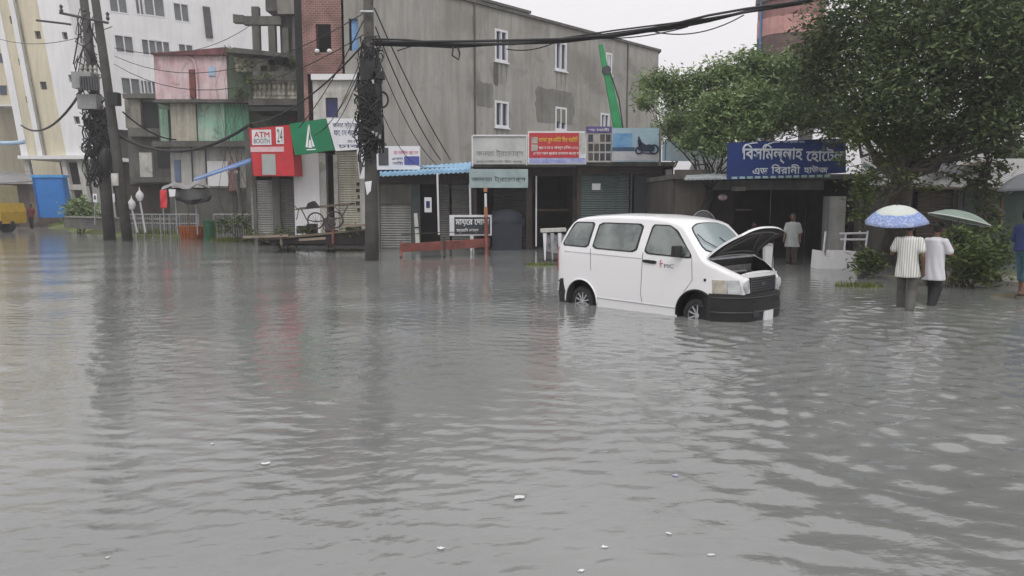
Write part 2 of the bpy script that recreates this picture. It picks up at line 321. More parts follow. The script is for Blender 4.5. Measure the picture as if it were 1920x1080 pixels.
# the yard the shops stand on (its edge slopes under the water)
yd = MB(); yd.add([(-60, 38.5, -.2), (60, 38.5, -.2), (60, 140, .12), (-60, 140, .12)], [(0, 1, 2, 3)]); struct(yd.build('yard', GROUND))
def tufts(name, cx, cy, z, rx, ry, n_, h, m, lean=.4, seed=1, width=.012):
    rg = random.Random(seed); mb = MB()
    for i in range(n_):
        a = rg.uniform(0, 6.28); r_ = math.sqrt(rg.random()); x = cx + rx * r_ * math.cos(a); y = cy + ry * r_ * math.sin(a)
        hh = h * rg.uniform(.5, 1.2); b = rg.uniform(0, 6.28); dx, dy = math.cos(b), math.sin(b); l = lean * hh * rg.uniform(.2, 1.2)
        w_ = width * rg.uniform(.7, 1.4)
        mb.add([(x - dy * w_, y + dx * w_, z), (x + dy * w_, y - dx * w_, z), (x + dx * l * .5 + dy * w_ * .7, y + dy * l * .5 - dx * w_ * .7, z + hh * .65), (x + dx * l, y + dy * l, z + hh), (x + dx * l * .5 - dy * w_ * .7, y + dy * l * .5 + dx * w_ * .7, z + hh * .65)], [(0, 1, 2, 3, 4)])
    return mb.build(name, m)
LEAF_Y = mat_leaf('yellow_green_blades', (.06, .09, .02), (.14, .18, .03), (.25, .27, .06))
for i, (x, y, rx, ry, nn, hh, lb) in enumerate([(455, 452, 1.6, .8, 900, .25, 'yellow green weeds poking out of the flood left of the dark plank'), (645, 470, 1.0, .5, 260, .12, 'sparse yellow weeds in the water left of the concrete pole'), (1612, 537, .55, .3, 260, .16, 'small yellow green weed clump in the water below the white step'), (1015, 497, .5, .3, 300, .14, 'pale water weeds beside the white table behind the van'), (1870, 603, .5, .12, 50, .05, 'scattered weeds on the water at the right edge of the picture')]):
    q = gp(x, y); tag(tufts('weeds', q.x, q.y, -.05, rx, ry, nn, hh, LEAF_Y, seed=i), lb, 'weeds', kind='stuff')
q0, q1 = gp(90, 414), gp(330, 443)
for i in range(9):
    q = q0.lerp(q1, i / 8)
    o = tufts('grass', q.x, q.y, .18, 2.4, 2.0, 900, .30, LEAF_Y, seed=20 + i, width=.03)
    if i == 0: G = o
    else:
        bm = bmesh.new(); bm.from_mesh(G.data); bm.from_mesh(o.data); bm.to_mesh(G.data); bm.free(); bpy.data.objects.remove(o)
tag(G, 'bright green grass along the far left bank', 'grass', kind='stuff')
# ------------------------------------------------------------------ foliage
DENS = 3.2
def leaves(name, clumps, per, size, m, parent, seed=1, flat=.35, sig=.22, shell=.55, droop=.0):
    """clumps: (centre, (rx,ry,rz)).  Twigs are spread through each clump, leaves round each twig."""
    rg = np.random.default_rng(seed); C = []
    for c, r in clumps:
        vol = (r[0] * r[1] * r[2]) ** (1 / 3); k = max(3, int(per * DENS * vol ** 2)); d = rg.normal(size=(k, 3)); d /= np.linalg.norm(d, axis=1)[:, None]
        rad = rg.random(k) ** shell; tw = np.array(c) + d * rad[:, None] * np.array(r); nl = 26
        s_ = sig * rg.uniform(.6, 1.5, size=(k, 1, 1)); off = rg.normal(size=(k, nl, 3)) * s_ * np.array([1, 1, .65]); off[:, :, 2] -= droop * np.abs(off[:, :, 0])
        C.append((tw[:, None] + off).reshape(-1, 3))
    C = np.concatenate(C); N = len(C); sz = size * rg.uniform(.6, 1.4, (N, 1))
    nrm = rg.normal(size=(N, 3)); nrm[:, 2] = np.abs(nrm[:, 2]) + flat * 2; nrm /= np.linalg.norm(nrm, axis=1)[:, None]
    a = np.cross(nrm, rg.normal(size=(N, 3))); a /= np.linalg.norm(a, axis=1)[:, None] + 1e-9; b = np.cross(nrm, a)
    V = np.stack([C - a * sz, C - b * sz * .38, C + a * sz, C + b * sz * .38], 1).reshape(-1, 3)
    me = bpy.data.meshes.new(name); me.vertices.add(4 * N); me.vertices.foreach_set('co', V.ravel()); me.loops.add(4 * N); me.loops.foreach_set('vertex_index', np.arange(4 * N))
    me.polygons.add(N); me.polygons.foreach_set('loop_start', np.arange(0, 4 * N, 4)); me.polygons.foreach_set('loop_total', np.full(N, 4)); me.update(); me.materials.append(m)
    o = bpy.data.objects.new(name, me); COL.objects.link(o)
    if parent is not None: put(o, parent)
    return o
BARK = mat('wet_bark', (.11, .095, .075), .9, .5, 5, bump=.7)
BARK_D = mat('dark_wet_bark', (.045, .04, .034), .9, .5, 5, bump=.7)
def limb(a, b, r0, r1, rg, n_=6, wob=.12):
    a, b = Vector(a), Vector(b); L_ = (b - a).length; pts = [a.lerp(b, i / n_) + (Vector((rg.uniform(-1, 1), rg.uniform(-1, 1), rg.uniform(-1, 1))) * wob * L_ * .3 if 0 < i < n_ else Vector()) for i in range(n_ + 1)]
    return pts, [r0 + (r1 - r0) * (i / n_) for i in range(n_ + 1)]
def tree(label, base, fork, clumps, leafm, r0=.25, per=9, size=.09, seed=1, barkm=BARK, sig=.22, group=None, name='tree', shell=.5):
    T = thing(name, label, 'tree', base, group); rg = random.Random(seed); mb = MB()
    pts, rr = limb(base, fork, r0, r0 * .7, rg, 6, .15); pts[0] = pts[0] + Vector((0, 0, -.4)); rr[0] *= 1.3; mb.tube(pts, rr, 12)
    for c, r in clumps:
        e = Vector(c); e2 = e + Vector((0, 0, r[2] * .5)); p1, q1 = limb(Vector(fork) - Vector((0, 0, .1)), e, r0 * .22, r0 * .05, rg, 7, .2); mb.tube(p1, q1, 8); 
        for k in range(4):
            f = p1[rg.randint(3, 7)]; t_ = e + Vector((rg.uniform(-1, 1) * r[0], rg.uniform(-1, 1) * r[1], rg.uniform(-.6, 1) * r[2])) * .8
            p2, q2 = limb(f, t_, r0 * .08, r0 * .02, rg, 5, .2); mb.tube(p2, q2, 6)
    mb.build('trunk', barkm, T, smooth=True); leaves('crown', clumps, per, size, leafm, T, seed, sig=sig, shell=shell); return T
def cl(px, py, rpx, Y, dz=1.0, dy=1.0):
    r = rpx * Y / FPX; return (tuple(at(px, py, Y)), (r, r * dy, r * dz))
LEAF_A = mat_leaf('light_green_leaves', (.085, .13, .05), (.19, .27, .11), (.34, .42, .20))
LEAF_B = mat_leaf('dark_green_leaves', (.04, .06, .027), (.08, .115, .046), (.165, .21, .085))
LEAF_C = mat_leaf('olive_leaves', (.035, .055, .015), (.075, .11, .028), (.14, .18, .05))
# light tree over the hotel sign
Yt = 27.5
tree('light green bushy tree spreading left of and above the blue hotel sign', gp(1302, 488), at(1330, 352, 25.6),
     [cl(1240, 158, 40, Yt, .7), cl(1215, 190, 22, 26, .6), cl(1290, 175, 45, Yt, .8), cl(1350, 150, 55, Yt, .7), cl(1345, 215, 62, 26, .75), cl(1420, 130, 58, Yt, .7), cl(1405, 200, 70, 26, .7), cl(1480, 150, 60, Yt, .8), cl(1480, 215, 60, 25.5, .6), cl(1545, 180, 55, 26, .9), cl(1395, 250, 42, 25, .5), cl(1320, 255, 30, 26, .5), cl(1550, 225, 40, 25, .5), cl(1360, 280, 16, 24.9, .6), cl(1270, 235, 26, 29, .9), cl(1330, 272, 26, 25.6, .6), cl(1290, 268, 22, 26, .6), cl(1430, 240, 40, 25.2, .5)],
     LEAF_A, r0=.15, per=44, size=.085, seed=3, barkm=BARK_D, sig=.17)
# big dark tree at the right, its trunk between the hotel and the sheds
tree('big dark spreading tree with thick pale trunk right of the blue hotel sign', gp(1672, 492), at(1690, 330, 20.5),
     [cl(1560, 60, 60, 22, .9), cl(1640, 20, 90, 21, .8), cl(1740, 60, 90, 20, .8), cl(1850, 30, 95, 19, .8), cl(1920, 110, 80, 19, .9), cl(1590, 120, 62, 22, .8), cl(1680, 140, 80, 20, .8), cl(1780, 150, 70, 20, .7), cl(1870, 170, 60, 19, .7), cl(1620, 200, 55, 20.5, .8), cl(1700, 215, 60, 19.5, .6), cl(1790, -40, 110, 21, .8), cl(1930, -50, 120, 21, .8), cl(2050, 40, 110, 20, 1), cl(1660, -60, 80, 23, .7), cl(2060, 200, 90, 20, .8), cl(1960, 200, 45, 19, .8), cl(1520, 100, 28, 23, 1), cl(1760, 240, 55, 20, .8), cl(1830, 240, 50, 19, .8), cl(1660, 80, 60, 20, .8), cl(1800, 100, 70, 18.5, .8), cl(1890, 60, 60, 18, .8), cl(1600, 235, 40, 22, .8), cl(1570, 250, 26, 23, .7), cl(1730, 290, 34, 21, .7), cl(1785, 275, 36, 21, .8), cl(1515, 150, 40, 23.5, .9), cl(1545, 105, 40, 23, .9), cl(1540, 210, 42, 23.5, .8), cl(1900, 230, 50, 18.5, .9), cl(1850, 215, 50, 19, .9), cl(1700, 180, 60, 19, .8)],
     LEAF_B, r0=.38, per=30, size=.08, seed=5, sig=.28)
tree('leafy low limb hanging over the right end of the blue hotel sign', gp(1655, 486, 0), at(1690, 340, 19.6),
     [cl(1600, 265, 26, 19.4, .8), cl(1625, 240, 34, 19.4, .8), cl(1660, 260, 36, 19.6, .8), cl(1700, 265, 40, 19.6, .8), cl(1600, 330, 22, 19.2, .6), cl(1640, 335, 32, 19.2, .6), cl(1615, 360, 30, 19.2, .55), cl(1700, 335, 24, 19.2, .6), cl(1580, 300, 16, 19.2, .6), cl(1665, 300, 22, 19.6, .8), cl(1612, 400, 18, 19.4, 1.3), cl(1745, 345, 18, 19.4, .6)],
     LEAF_C, r0=.13, per=30, size=.07, seed=8, sig=.13)
# creeper-covered trunk at the right edge
tree('narrow tree wrapped in creeper left of the right picture edge', gp(1845, 478), at(1850, 330, 20.5),
     [cl(1862, 215, 32, 20.5, 1.2), cl(1870, 265, 30, 20.5, 1.2), cl(1858, 320, 26, 20.5, 1.3), cl(1852, 370, 22, 20.5, 1.4), cl(1850, 420, 16, 20.5, 1.4), cl(1805, 335, 14, 20.5, .8), cl(1880, 180, 30, 20.5, .8)],
     LEAF_C, r0=.16, per=24, size=.09, seed=11, sig=.16)
# background greenery closing the view
for i, (cs, lb) in enumerate([
    ([cl(1260, 230, 40, 48, 1), cl(1300, 250, 40, 48, 1), cl(1340, 240, 40, 50, 1)], 'hazy background tree between the grey building and the light green tree'),
    ([cl(1905, 300, 40, 34, 1), cl(1960, 310, 60, 34, 1)], 'olive background tree at the right edge above the grey umbrella'),
    ([cl(1905, 130, 60, 44, 1.2), cl(1990, 150, 70, 44, 1)], 'dark tree far behind at the upper right edge'),
    ([cl(10, 240, 34, 95, 1), cl(-40, 230, 50, 95, 1), cl(20, 300, 26, 95, 1)], 'dark green tree beside the cream block at the left edge')]):
    c0 = Vector(cs[0][0]); tree(lb, (c0.x, c0.y, 0), (c0.x, c0.y, c0.z * .6), cs, LEAF_B if i else LEAF_A, r0=.25, per=16 if i < 3 else 5, size=.13 if i < 3 else .3, seed=30 + i, sig=.3 if i < 3 else .6)
# ground bushes
def bush(label, cs, m, seed, per=60, size=.07, sig=.12, group=None):
    c0 = Vector(cs[0][0]); T = thing('bush', label, 'bush', (c0.x, c0.y, 0), group); mb = MB(); rg = random.Random(seed)
    for c, r in cs:
        for k in range(5):
            a, b_ = limb((c0.x + rg.uniform(-.3, .3), c0.y + rg.uniform(-.2, .2), -.1), Vector(c) + Vector((rg.uniform(-1, 1) * r[0], 0, rg.uniform(0, 1) * r[2])), .018, .006, rg, 5, .25); mb.tube(a, b_, 5)
    mb.build('stem', BARK, T, smooth=True); leaves('foliage', cs, per, size, m, T, seed, sig=sig, droop=.3); return T
bush('tall leafy weeds with drooping leaves right of the person under the green umbrella', [cl(1800, 455, 28, 17.6, 1.1), cl(1830, 480, 34, 17.4, 1.1), cl(1868, 460, 28, 17.8, 1.2), cl(1805, 495, 26, 17.2, .8), cl(1850, 505, 30, 17.2, .7), cl(1795, 430, 12, 17.6, 1.0)], LEAF_C, 41)
bush('dark leafy plant beside the white step of the hotel', [cl(1628, 482, 20, 19.6, .9), cl(1612, 495, 14, 19.4, .7), cl(1645, 495, 14, 19.5, .7)], LEAF_C, 42, size=.08)
bush('weeds growing between the two people with umbrellas', [cl(1733, 470, 12, 17.8, 1.8), cl(1728, 500, 14, 17.8, 1.2)], LEAF_C, 43)
bush('round green bush right of the tall blue panel', [cl(150, 388, 20, 47, .8), cl(170, 394, 16, 47, .8), cl(135, 395, 14, 47, .8)], LEAF_A, 44, per=22, size=.14, sig=.3)
bush('low weeds in front of the metal fence left of the red booth', [cl(455, 410, 15, 37, .8), cl(500, 415, 18, 37, .7), cl(420, 420, 14, 37, .7), cl(530, 412, 12, 36, .8)], LEAF_B, 45, per=26, size=.1, sig=.2)
bush('green climber hanging on the ruined balcony', [cl(545, 115, 15, 45.5, 1), cl(470, 150, 12, 44.4, 1), cl(460, 120, 8, 44.5, 1)], LEAF_C, 46, per=16, size=.12, sig=.25)
bush('scraggy weeds growing along the dark plank ramp', [cl(540, 430, 14, 29.6, .6), cl(575, 434, 14, 29.4, .5), cl(660, 432, 16, 29.2, .5), cl(515, 440, 14, 29.4, .5), cl(470, 436, 16, 30, .5)], LEAF_C, 47, per=22, size=.07, sig=.14)
bush('creeper sprouting on the roof edge of the pink house', [cl(430, 96, 10, 45.5, .8), cl(448, 170, 9, 45.2, .8), cl(500, 142, 10, 43.8, .7)], LEAF_C, 48, per=14, size=.12, sig=.25)
# ------------------------------------------------------------------ buildings
def part(name, parent, m, Fm, r, n0, n1, bevel=0):
    """box part from a picture rectangle measured on a facade plane: r = x0,y0,x1,y1"""
    u0, v0, u1, v1 = Fm.rect(*r, n=n1); return MB().fbox(Fm, u0, v0, u1, v1, n0, n1).build(name, m, parent)
def window(Fm, h, parent, fm, gm, depth=.14, bars=1, fw=.07, sill=True, label=None, curtain=None):
    u0, v0, u1, v1 = h; f = MB(); n1 = .03; n0 = -depth
    f.fbox(Fm, u0 - .02, v0 - .02, u0 + fw, v1 + .02, n0, n1); f.fbox(Fm, u1 - fw, v0 - .02, u1 + .02, v1 + .02, n0, n1)
    f.fbox(Fm, u0 + fw, v1 - fw, u1 - fw, v1 + .02, n0, n1); f.fbox(Fm, u0 + fw, v0 - .02, u1 - fw, v0 + fw, n0, n1)
    for k in range(bars):
        c = u0 + (u1 - u0) * (k + 1) / (bars + 1); f.fbox(Fm, c - fw * .5, v0 + fw, c + fw * .5, v1 - fw, n0, n1 - .012)
    w_ = f.build('window', fm, parent)
    for k in range(bars + 1):
        a = u0 + (u1 - u0) * k / (bars + 1); b = u0 + (u1 - u0) * (k + 1) / (bars + 1)
        MB().fbox(Fm, a + fw * .3, v0 + fw * .5, b - fw * .3, v1 - fw * .5, n0 + .01 + .03 * (k % 2), n0 + .03 + .03 * (k % 2)).build('pane', gm, w_)
    if sill: MB().fbox(Fm, u0 - .1, v0 - .1, u1 + .1, v0 - .022, -.1, .09).build('sill', fm, w_)
    return w_
# --- the big grey plastered building
# drip stains under the sills are added below
a, b = at(880, 376, 42), at(1235, 376, 56); FG = Frame((a.x, a.y, 0), math.atan2(b.y - a.y, b.x - a.x))
T = thing('grey_building', 'large grey plastered three storey building with narrow white windows behind the shops', 'building', (a.x, a.y, 0))
ul = FG.px(684, 300)[0]; ur = FG.px(1235, 97)[0]; ht = FG.px(1235, 97)[1]
holes = []
for r in ((928, 59, 951, 113), (1041, 82, 1062, 130), (1136, 101, 1147, 139), (928, 192, 953, 237), (1041, 203, 1062, 243), (1126, 214, 1142, 240)): holes.append(FG.rect(*r))
wb_ = MB(); wall_holes(wb_, FG, ul, -.3, ur, ht, holes, .3)
P = FG.p
BK = Vector((0, 13, 0)); fr_ = [P(ul, -.3, -.3), P(ur, -.3, -.3), P(ur, ht, -.3), P(ul, ht, -.3)]; bk_ = [p + BK for p in fr_]
wb_.add([fr_[0], bk_[0], bk_[3], fr_[3]], [(0, 1, 2, 3)]); wb_.add([fr_[1], bk_[1], bk_[2], fr_[2]], [(3, 2, 1, 0)]); wb_.add(bk_, [(3, 2, 1, 0)])
wb_.build('wall', PLAST, T)
rb = MB(); q_ = [P(ul - .1, ht + .003, .12), P(ur + .15, ht + .003, .12), P(ur + .15, ht + .003, .12) + BK, P(ul - .1, ht + .003, .12) + BK]; rb.prism(q_, (0, 0, .16)); rb.build('roof', CONC_D, T)
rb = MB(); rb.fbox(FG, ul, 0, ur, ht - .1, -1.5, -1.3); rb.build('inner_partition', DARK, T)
for h in holes: window(FG, h, T, ALU, GLASS_D, .16, 1, .1)
pt = mat('grey_cement_patch', (.235, .228, .205), .95, .3, .8, streak=.4); pt2 = mat('brown_damp_patch', (.26, .225, .19), .95, .35, .7, streak=.3)
for i, (r, m_) in enumerate((((1002, 172, 1078, 228), pt), ((892, 155, 925, 200), pt), ((925, 117, 934, 160), CONC_D))):
    u0, v0, u1, v1 = FG.rect(*r); rg = random.Random(i); c = Vector(((u0 + u1) / 2, (v0 + v1) / 2)); m2 = MB(); pts = []
    for k in range(22):
        t_ = 2 * math.pi * k / 22; q = max(abs(math.cos(t_)), abs(math.sin(t_))); pts.append(FG.p(c.x + (u1 - u0) / 2 * math.cos(t_) / q * rg.uniform(.86, 1), c.y + (v1 - v0) / 2 * math.sin(t_) / q * rg.uniform(.84, 1), .004 + .003 * i))
    m2.prism(pts, FG.n * .012); m2.build('plaster_patch', m_, T)
for x in (890, 1173): 
    u, v = FG.px(x, 300); MB().tube([FG.p(u, 0, .06), FG.p(u, ht, .06)], .05, 8).build('drain_pipe', CONC_D, T)
for i, h in enumerate(holes):
    for k in range(3): c = h[0] + (h[2] - h[0]) * (.1 + .4 * k); L_ = .6 + .5 * ((i * 7 + k * 3) % 4) / 3; MB().fquad(FG, ((c + .03, h[1] - .12 - L_), (c + .07, h[1] - .12 - L_), (c + .13, h[1] - .12), (c - .05, h[1] - .12)), .001, .002 + .001 * k).build('drip_stain', pt, T)
# rooftop clutter
m2 = MB(); u0, v0, u1, v1 = FG.rect(900, -30, 978, 12, -2); 
for k in range(7): m2.fbox(FG, u0 + k * .6, ht + .17, u0 + k * .6 + .12, ht + .9, -2.2, -2)
m2.fbox(FG, u0, ht + .9, u0 + 4.2, ht + 1.05, -2.4, -1.8); m2.fbox(FG, u0 + 1, ht + .17, u0 + 3, ht + .8, -3.6, -2.5)
tag(m2.build('rooftop_frame', CONC_D), 'dark timber and bamboo frame on the roof edge of the grey building', 'frame')
# --- brick and white building left of it
FB = front(37.5); T = thing('brick_building', 'narrow building with a bare brick upper floor over a white plastered floor', 'building', (at(620, 376, 37.5).x, 37.5, 0))
BRICK = mat_bricks('bare_red_brick', (.27, .12, .10), (.20, .095, .08), (.34, .30, .27), 2.4)
def wallpart(name, r, m_, hl=(), Fm=FB, th=.25, n1=0.0, par=None):
    mb_ = MB(); u0, v0, u1, v1 = Fm.rect(*r, n=n1); wall_holes(mb_, Fm, u0, v0, u1, v1, [Fm.rect(*h, n=n1) for h in hl], th, n1); return mb_.build(name, m_, par or T)
wallpart('brick_wall', (576, -60, 642, 138), BRICK, [(593, 45, 620, 98)]); wallpart('plaster_strip', (642.4, -60, 684, 138), PLAST, [(655, 35, 680, 95)])
wallpart('white_wall', (590, 150, 684, 300), WHITE_D, [(611, 183, 633, 220)]); wallpart('ledge', (583, 138.5, 684, 149.5), WHITE, (), n1=.2, th=.45)
wallpart('lower_wall', (590, 300.5, 684, 470), CONC_D)
part('window', T, mat('blue_black_glass', (.03, .035, .12), .2, .2, 1), FB, (611, 183, 633, 220), -.2, -.14)
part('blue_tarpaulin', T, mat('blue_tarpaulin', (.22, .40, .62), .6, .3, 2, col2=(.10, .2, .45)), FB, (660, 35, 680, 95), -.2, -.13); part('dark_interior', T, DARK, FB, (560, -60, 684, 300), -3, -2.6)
sl_ = MB(); 
for x in (595, 618): u, v = FB.px(x, 96); sl_.ell(FB.p(u, v, .05), (.12, .1, .1))
sl_.build('window_ledge_stone', WHITE, T)
u0, v0, u1, v1 = FB.rect(576, -60, 684, 470); sd = MB(); sd.fbox(FB, u0, v0, u0 + .2, v1, -8, -.26); sd.build('side_wall', BRICK, T)
# --- unfinished concrete frame behind
FS = front(49); T = thing('unfinished_frame', 'unfinished concrete frame of beams and bare columns left of the brick building', 'unfinished building', (at(520, 376, 49).x, 49, 0))
for i, r in enumerate(((474, 12, 484, 100), (504, 44, 515, 100), (552, 20, 563, 182), (531, 52, 540, 110))): part('column', T, CONC_D, FS, r, -.4, 0)
part('beam', T, CONC_D, FS, (437, 28, 456, 42), -.35, .1); part('beam', T, CONC_D, FS, (456.5, 30, 526, 46), -.4, .05); part('slab', T, CONC, FS, (520, -60, 582, 26), -3, .3); part('slab', T, CONC_D, FS, (498, -60, 519, 20), -3, -.1)
part('infill_wall', T, CONC_D, FS, (527, 27, 590, 118), -3, -.5); part('lower_wall', T, CONC_D, FS, (470, 118.5, 590, 300), -3, -.5)
# --- pink and green old building
FP = front(46); T = thing('pink_green_building', 'old stained house with a pink top storey above green and cream storeys', 'house', (at(380, 376, 46).x, 46, 0))
part('pink_storey', T, PINK, FP, (292, 104, 424, 186), -6, 0)
mb = MB(); F_ = FP; u0, v0, u1, v1 = F_.rect(288, 92, 428, 104)
P = F_.p; um, vt = (u0 + u1) / 2, v1
mb.fquad(F_, ((u0, v0), (u0 + 2.6, v0), (u0 + 2.6, v1 - .1), (u0, v0 + .12)), -6, .25); mb.fquad(F_, ((u0 + 2.62, v0), (u1, v0), (u1, v1 + .08), (u0 + 2.62, v1 - .08)), -6, .25); mb.build('parapet', mat('mouldy_maroon_paint', (.25, .10, .11), .9, .5, 1.5, streak=.6), T)
part('rusty_pipe', T, RUST, FP, (356, 130, 364, 183), 0.001, .15); part('vent_window', T, mat('pale_blue', (.4, .55, .7), .6), FP, (391, 126, 403, 142), .001, .06)
mb = MB(); mb.tube([P(*F_.px(x, y), .08) for x, y in ((356, 106), (364, 114), (369, 130), (371, 160), (372, 186))], .07, 8); mb.build('drain_pipe', PINK, T)
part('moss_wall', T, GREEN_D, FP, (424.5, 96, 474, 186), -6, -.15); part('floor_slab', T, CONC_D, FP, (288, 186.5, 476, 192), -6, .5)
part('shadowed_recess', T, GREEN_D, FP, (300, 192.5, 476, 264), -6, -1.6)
FAC = mat('faded_cream_paint', (.55, .52, .42), .85, .35, 1.2, streak=.6)
for r, m_, dp in (((322, 193, 366, 264), FAC, 0), ((372, 193, 420, 264), GREENP, -.1), ((424, 193, 466, 264), mat('bright_green_paint', (.20, .50, .33), .8, .3, 1.2, streak=.5), -.2), ((302, 205, 314, 264), GREENP, -.8)): part('wall_panel', T, m_, FP, r, -1.5, dp)
part('floor_slab', T, CONC_D, FP, (285, 264.5, 476, 275), -6, .7)
part('lower_wall', T, WHITE_D, FP, (322, 275.5, 476, 352), -6, -.1); part('notice_board', T, WHITE, FP, (390, 302, 428, 349), -.09, .05); part('brick_pier', T, BRICK, FP, (429, 304, 444, 358), -.09, .3)
part('window', T, mat('faded_blue', (.14, .19, .3), .6), FP, (328, 300, 337, 340), -.09, -.02); part('base_wall', T, CONC_D, FP, (322, 352.5, 476, 450), -6, -.12)
for x in (359, 385): 
    u, v = FP.px(x, 276); MB().tube([FP.p(u, v, .02), FP.p(u, v - 2.4, .02)], .045, 8).build('drain_pipe', STEELD, T)
FQ = front(44.5); T = thing('ruined_balcony_building', 'mouldy building wing with a broken roof slab and an ornate stained balcony rail', 'house', (at(530, 376, 44.5).x, 44.5, 0))
part('upper_wall', T, FAC, FQ, (442, 106, 505, 134), -3, -1.2); part('upper_wall', T, WHITE_D, FQ, (560, 112, 586, 136), -3, -1.0)
mb = MB(); u0, v0, u1, v1 = FQ.rect(424, 90, 538, 108); mb.fquad(FQ, ((u0, v1 - .25), (u1, v0), (u1, v0 + .2), (u0 + .5, v1)), -3, .2); mb.build('roof_slab', CONC_D, T)
part('vent_block', T, DARKW, FQ, (503, 112, 513, 121), -1.19, -1.0); part('vent_block', T, DARKW, FQ, (489, 123, 499, 133), -1.19, -1.0); part('back_wall', T, GREEN_D, FQ, (440, 134.5, 592, 240), -3.2, -2.2)
part('floor_slab', T, CONC_D, FQ, (474, 134, 592, 151), -2.1, .25); part('floor_slab', T, CONC_D, FQ, (466, 186, 596, 197), -2.1, .3)
bl = MB(); u0, v0, u1, v1 = FQ.rect(476, 152, 590, 185.5); bl.fbox(FQ, u0, v1 - .12, u1, v1, -.1, .12); bl.fbox(FQ, u0, v0, u1, v0 + .12, -.1, .12)
for k in range(13):
    c = u0 + (u1 - u0) * (k + .5) / 13; bl.lathe(FQ.p(c, v0 + .1, 0), [(.05, 0), (.11, .1), (.05, .3), (.12, .5), (.05, v1 - v0 - .2)], 10)
bl.fbox(FQ, u0, v0 + .12, u1, v1 - .12, -.06, -.02); bl.build('balustrade', mat('stained_cast_concrete', (.50, .48, .40), .9, .6, 2.5, streak=.8), T)
part('red_door', T, RUST, FQ, (540, 204, 568, 226), -2.19, -2.1); part('awning', T, mat('black_tarpaulin', (.03, .035, .035), .6), FQ, (468, 200, 560, 208), -1.8, .8); part('side_pier', T, CONC_D, FQ, (586, 150, 600, 300), -2, -.1)
part('lower_wall', T, CONC_D, FQ, (466, 240.5, 586, 460), -2.1, -.3)
m2 = MB().tube([at(558, 90, 44.3), at(560, 160, 44.3)], .04, 6); tag(m2.build('bamboo_pole', mat('pale_bamboo', (.5, .5, .35), .7)), 'thin pale pole standing on the ruined balcony', 'pole')
# --- grey low old building under the white one
FL = front(52); T = thing('grey_old_building', 'low grey mouldy building with open floors between the lamp poles and the pink house', 'house', (at(265, 376, 52).x, 52, 0))
part('roof_slab', T, CONC_D, FL, (230, 175, 300, 184), -5, .4); part('wall', T, CONC, FL, (236, 184.5, 300, 240), -5, -.3); part('opening_shade', T, DARK, FL, (270, 192, 296, 238), -.29, -.2); part('pier', T, CONC, FL, (246, 185, 262, 240), -.29, .1)  # dark slabs on the wall face paint in the shade of openings
part('floor_slab', T, CONC_D, FL, (240, 240.5, 318, 256), -5, .4); part('wall', T, CONC_D, FL, (244, 256.5, 322, 345), -5, -.3); part('pier', T, WHITE_D, FL, (263, 286, 284, 332), -.29, .1); part('opening_shade', T, DARK, FL, (296, 270, 320, 314), -.29, -.2)
part('floor_slab', T, CONC_D, FL, (244, 333, 330, 342), -.25, .6); part('ground_floor_wall', T, DARKW, FL, (240, 345.5, 330, 430), -5, -.5)
# --- white apartment building
a, b = at(186, 376, 68), at(480, 376, 77); FW = Frame((a.x, a.y, 0), math.atan2(b.y - a.y, b.x - a.x), lean=.07)
T = thing('white_apartment_building', 'tall white apartment building with rows of paired windows behind the pink house', 'apartment building', (a.x, a.y, 0))
wr = [(206, -8, 237, 22), (255, -12, 268, 27), (270, -5, 307, 28), (327, 8, 353, 39), (217, 68, 249, 98), (267, 75, 292, 103), (294, 78, 318, 106), (336, 84, 362, 108), (229, 147, 262, 176), (265, 150, 276, 176), (278, 152, 292, 176), (437, 27, 455, 42), (420, -40, 470, -15), (206, -85, 240, -50), (262, -80, 310, -45), (330, -70, 356, -38)]
hl = [FW.rect(*r) for r in wr]; mb = MB(); u1w = FW.px(560, 100)[0]; hW = FW.px(200, -120)[1]; wall_holes(mb, FW, 0, 8.2, u1w, hW, hl, .3)
mb.fbox(FW, 0, -.3, 1.35, 8.19, -.3, 0); mb.fbox(FW, 0, 0, .3, hW, -14, -.31); mb.build('wall', WHITE, T)
MB().fbox(FW, -.3, hW + .01, u1w + .3, hW + .4, -14, .4).build('roof', WHITE, T); MB().fbox(FW, .3, 0, u1w, hW, -2, -1.7).build('inner_wall', mat('dim_room', (.12, .12, .115), .9), T)
GW = mat('grey_window_glass', (.16, .17, .17), .25, .3, .8)
for h in hl: window(FW, h, T, ALU, GW, .2, 1, .09, sill=False)
lg = MB()
for py in (-30, 58, 142): 
    pass
for (x0, y0, x1, y1) in ((386, 14, 392, 70),): u0, v0, u1, v1 = FW.rect(x0, y0, x1, y1); lg.fbox(FW, u0, v0, u1, v1, .002, .2)
lg.build('drain_pipe', STEELD, T)
# --- cream building at the left
FC = front(64); FC = Frame((at(60, 376, 64).x, 64, 0), 0, lean=.125); T = thing('cream_apartment_building', 'tall cream and white apartment block with tiny vent windows at the left edge', 'apartment building', tuple(FC.o))
hc = FC.px(60, -60)[1]; u0 = FC.px(44, 296)[0]; ua = FC.px(80, 296)[0]; ub = FC.px(126, 296)[0]; uc = FC.px(182, 296)[0]; v0 = FC.px(60, 292)[1]
hl = [FC.rect(*r) for r in ((20, 30, 28, 45), (67, 58, 75, 73), (50, 180, 57, 193), (77, 153, 86, 168), (36, 110, 43, 122))]
mb = MB(); wall_holes(mb, FC, u0, v0, ub, hc, hl, .3); mb.build('wall', CREAM, T)
mb = MB(); hl2 = [FC.rect(*r, n=.1) for r in ((118, 60, 125, 74), (130, 140, 138, 154), (140, 218, 148, 232))]; wall_holes(mb, FC, ub + .01, v0, uc, hc, hl2, .4, .1); mb.build('white_wall', WHITE, T)
for h in hl + hl2: MB().fbox(FC, *h[:2], *h[2:], -.35, -.2).build('vent_window', STEELD, T)
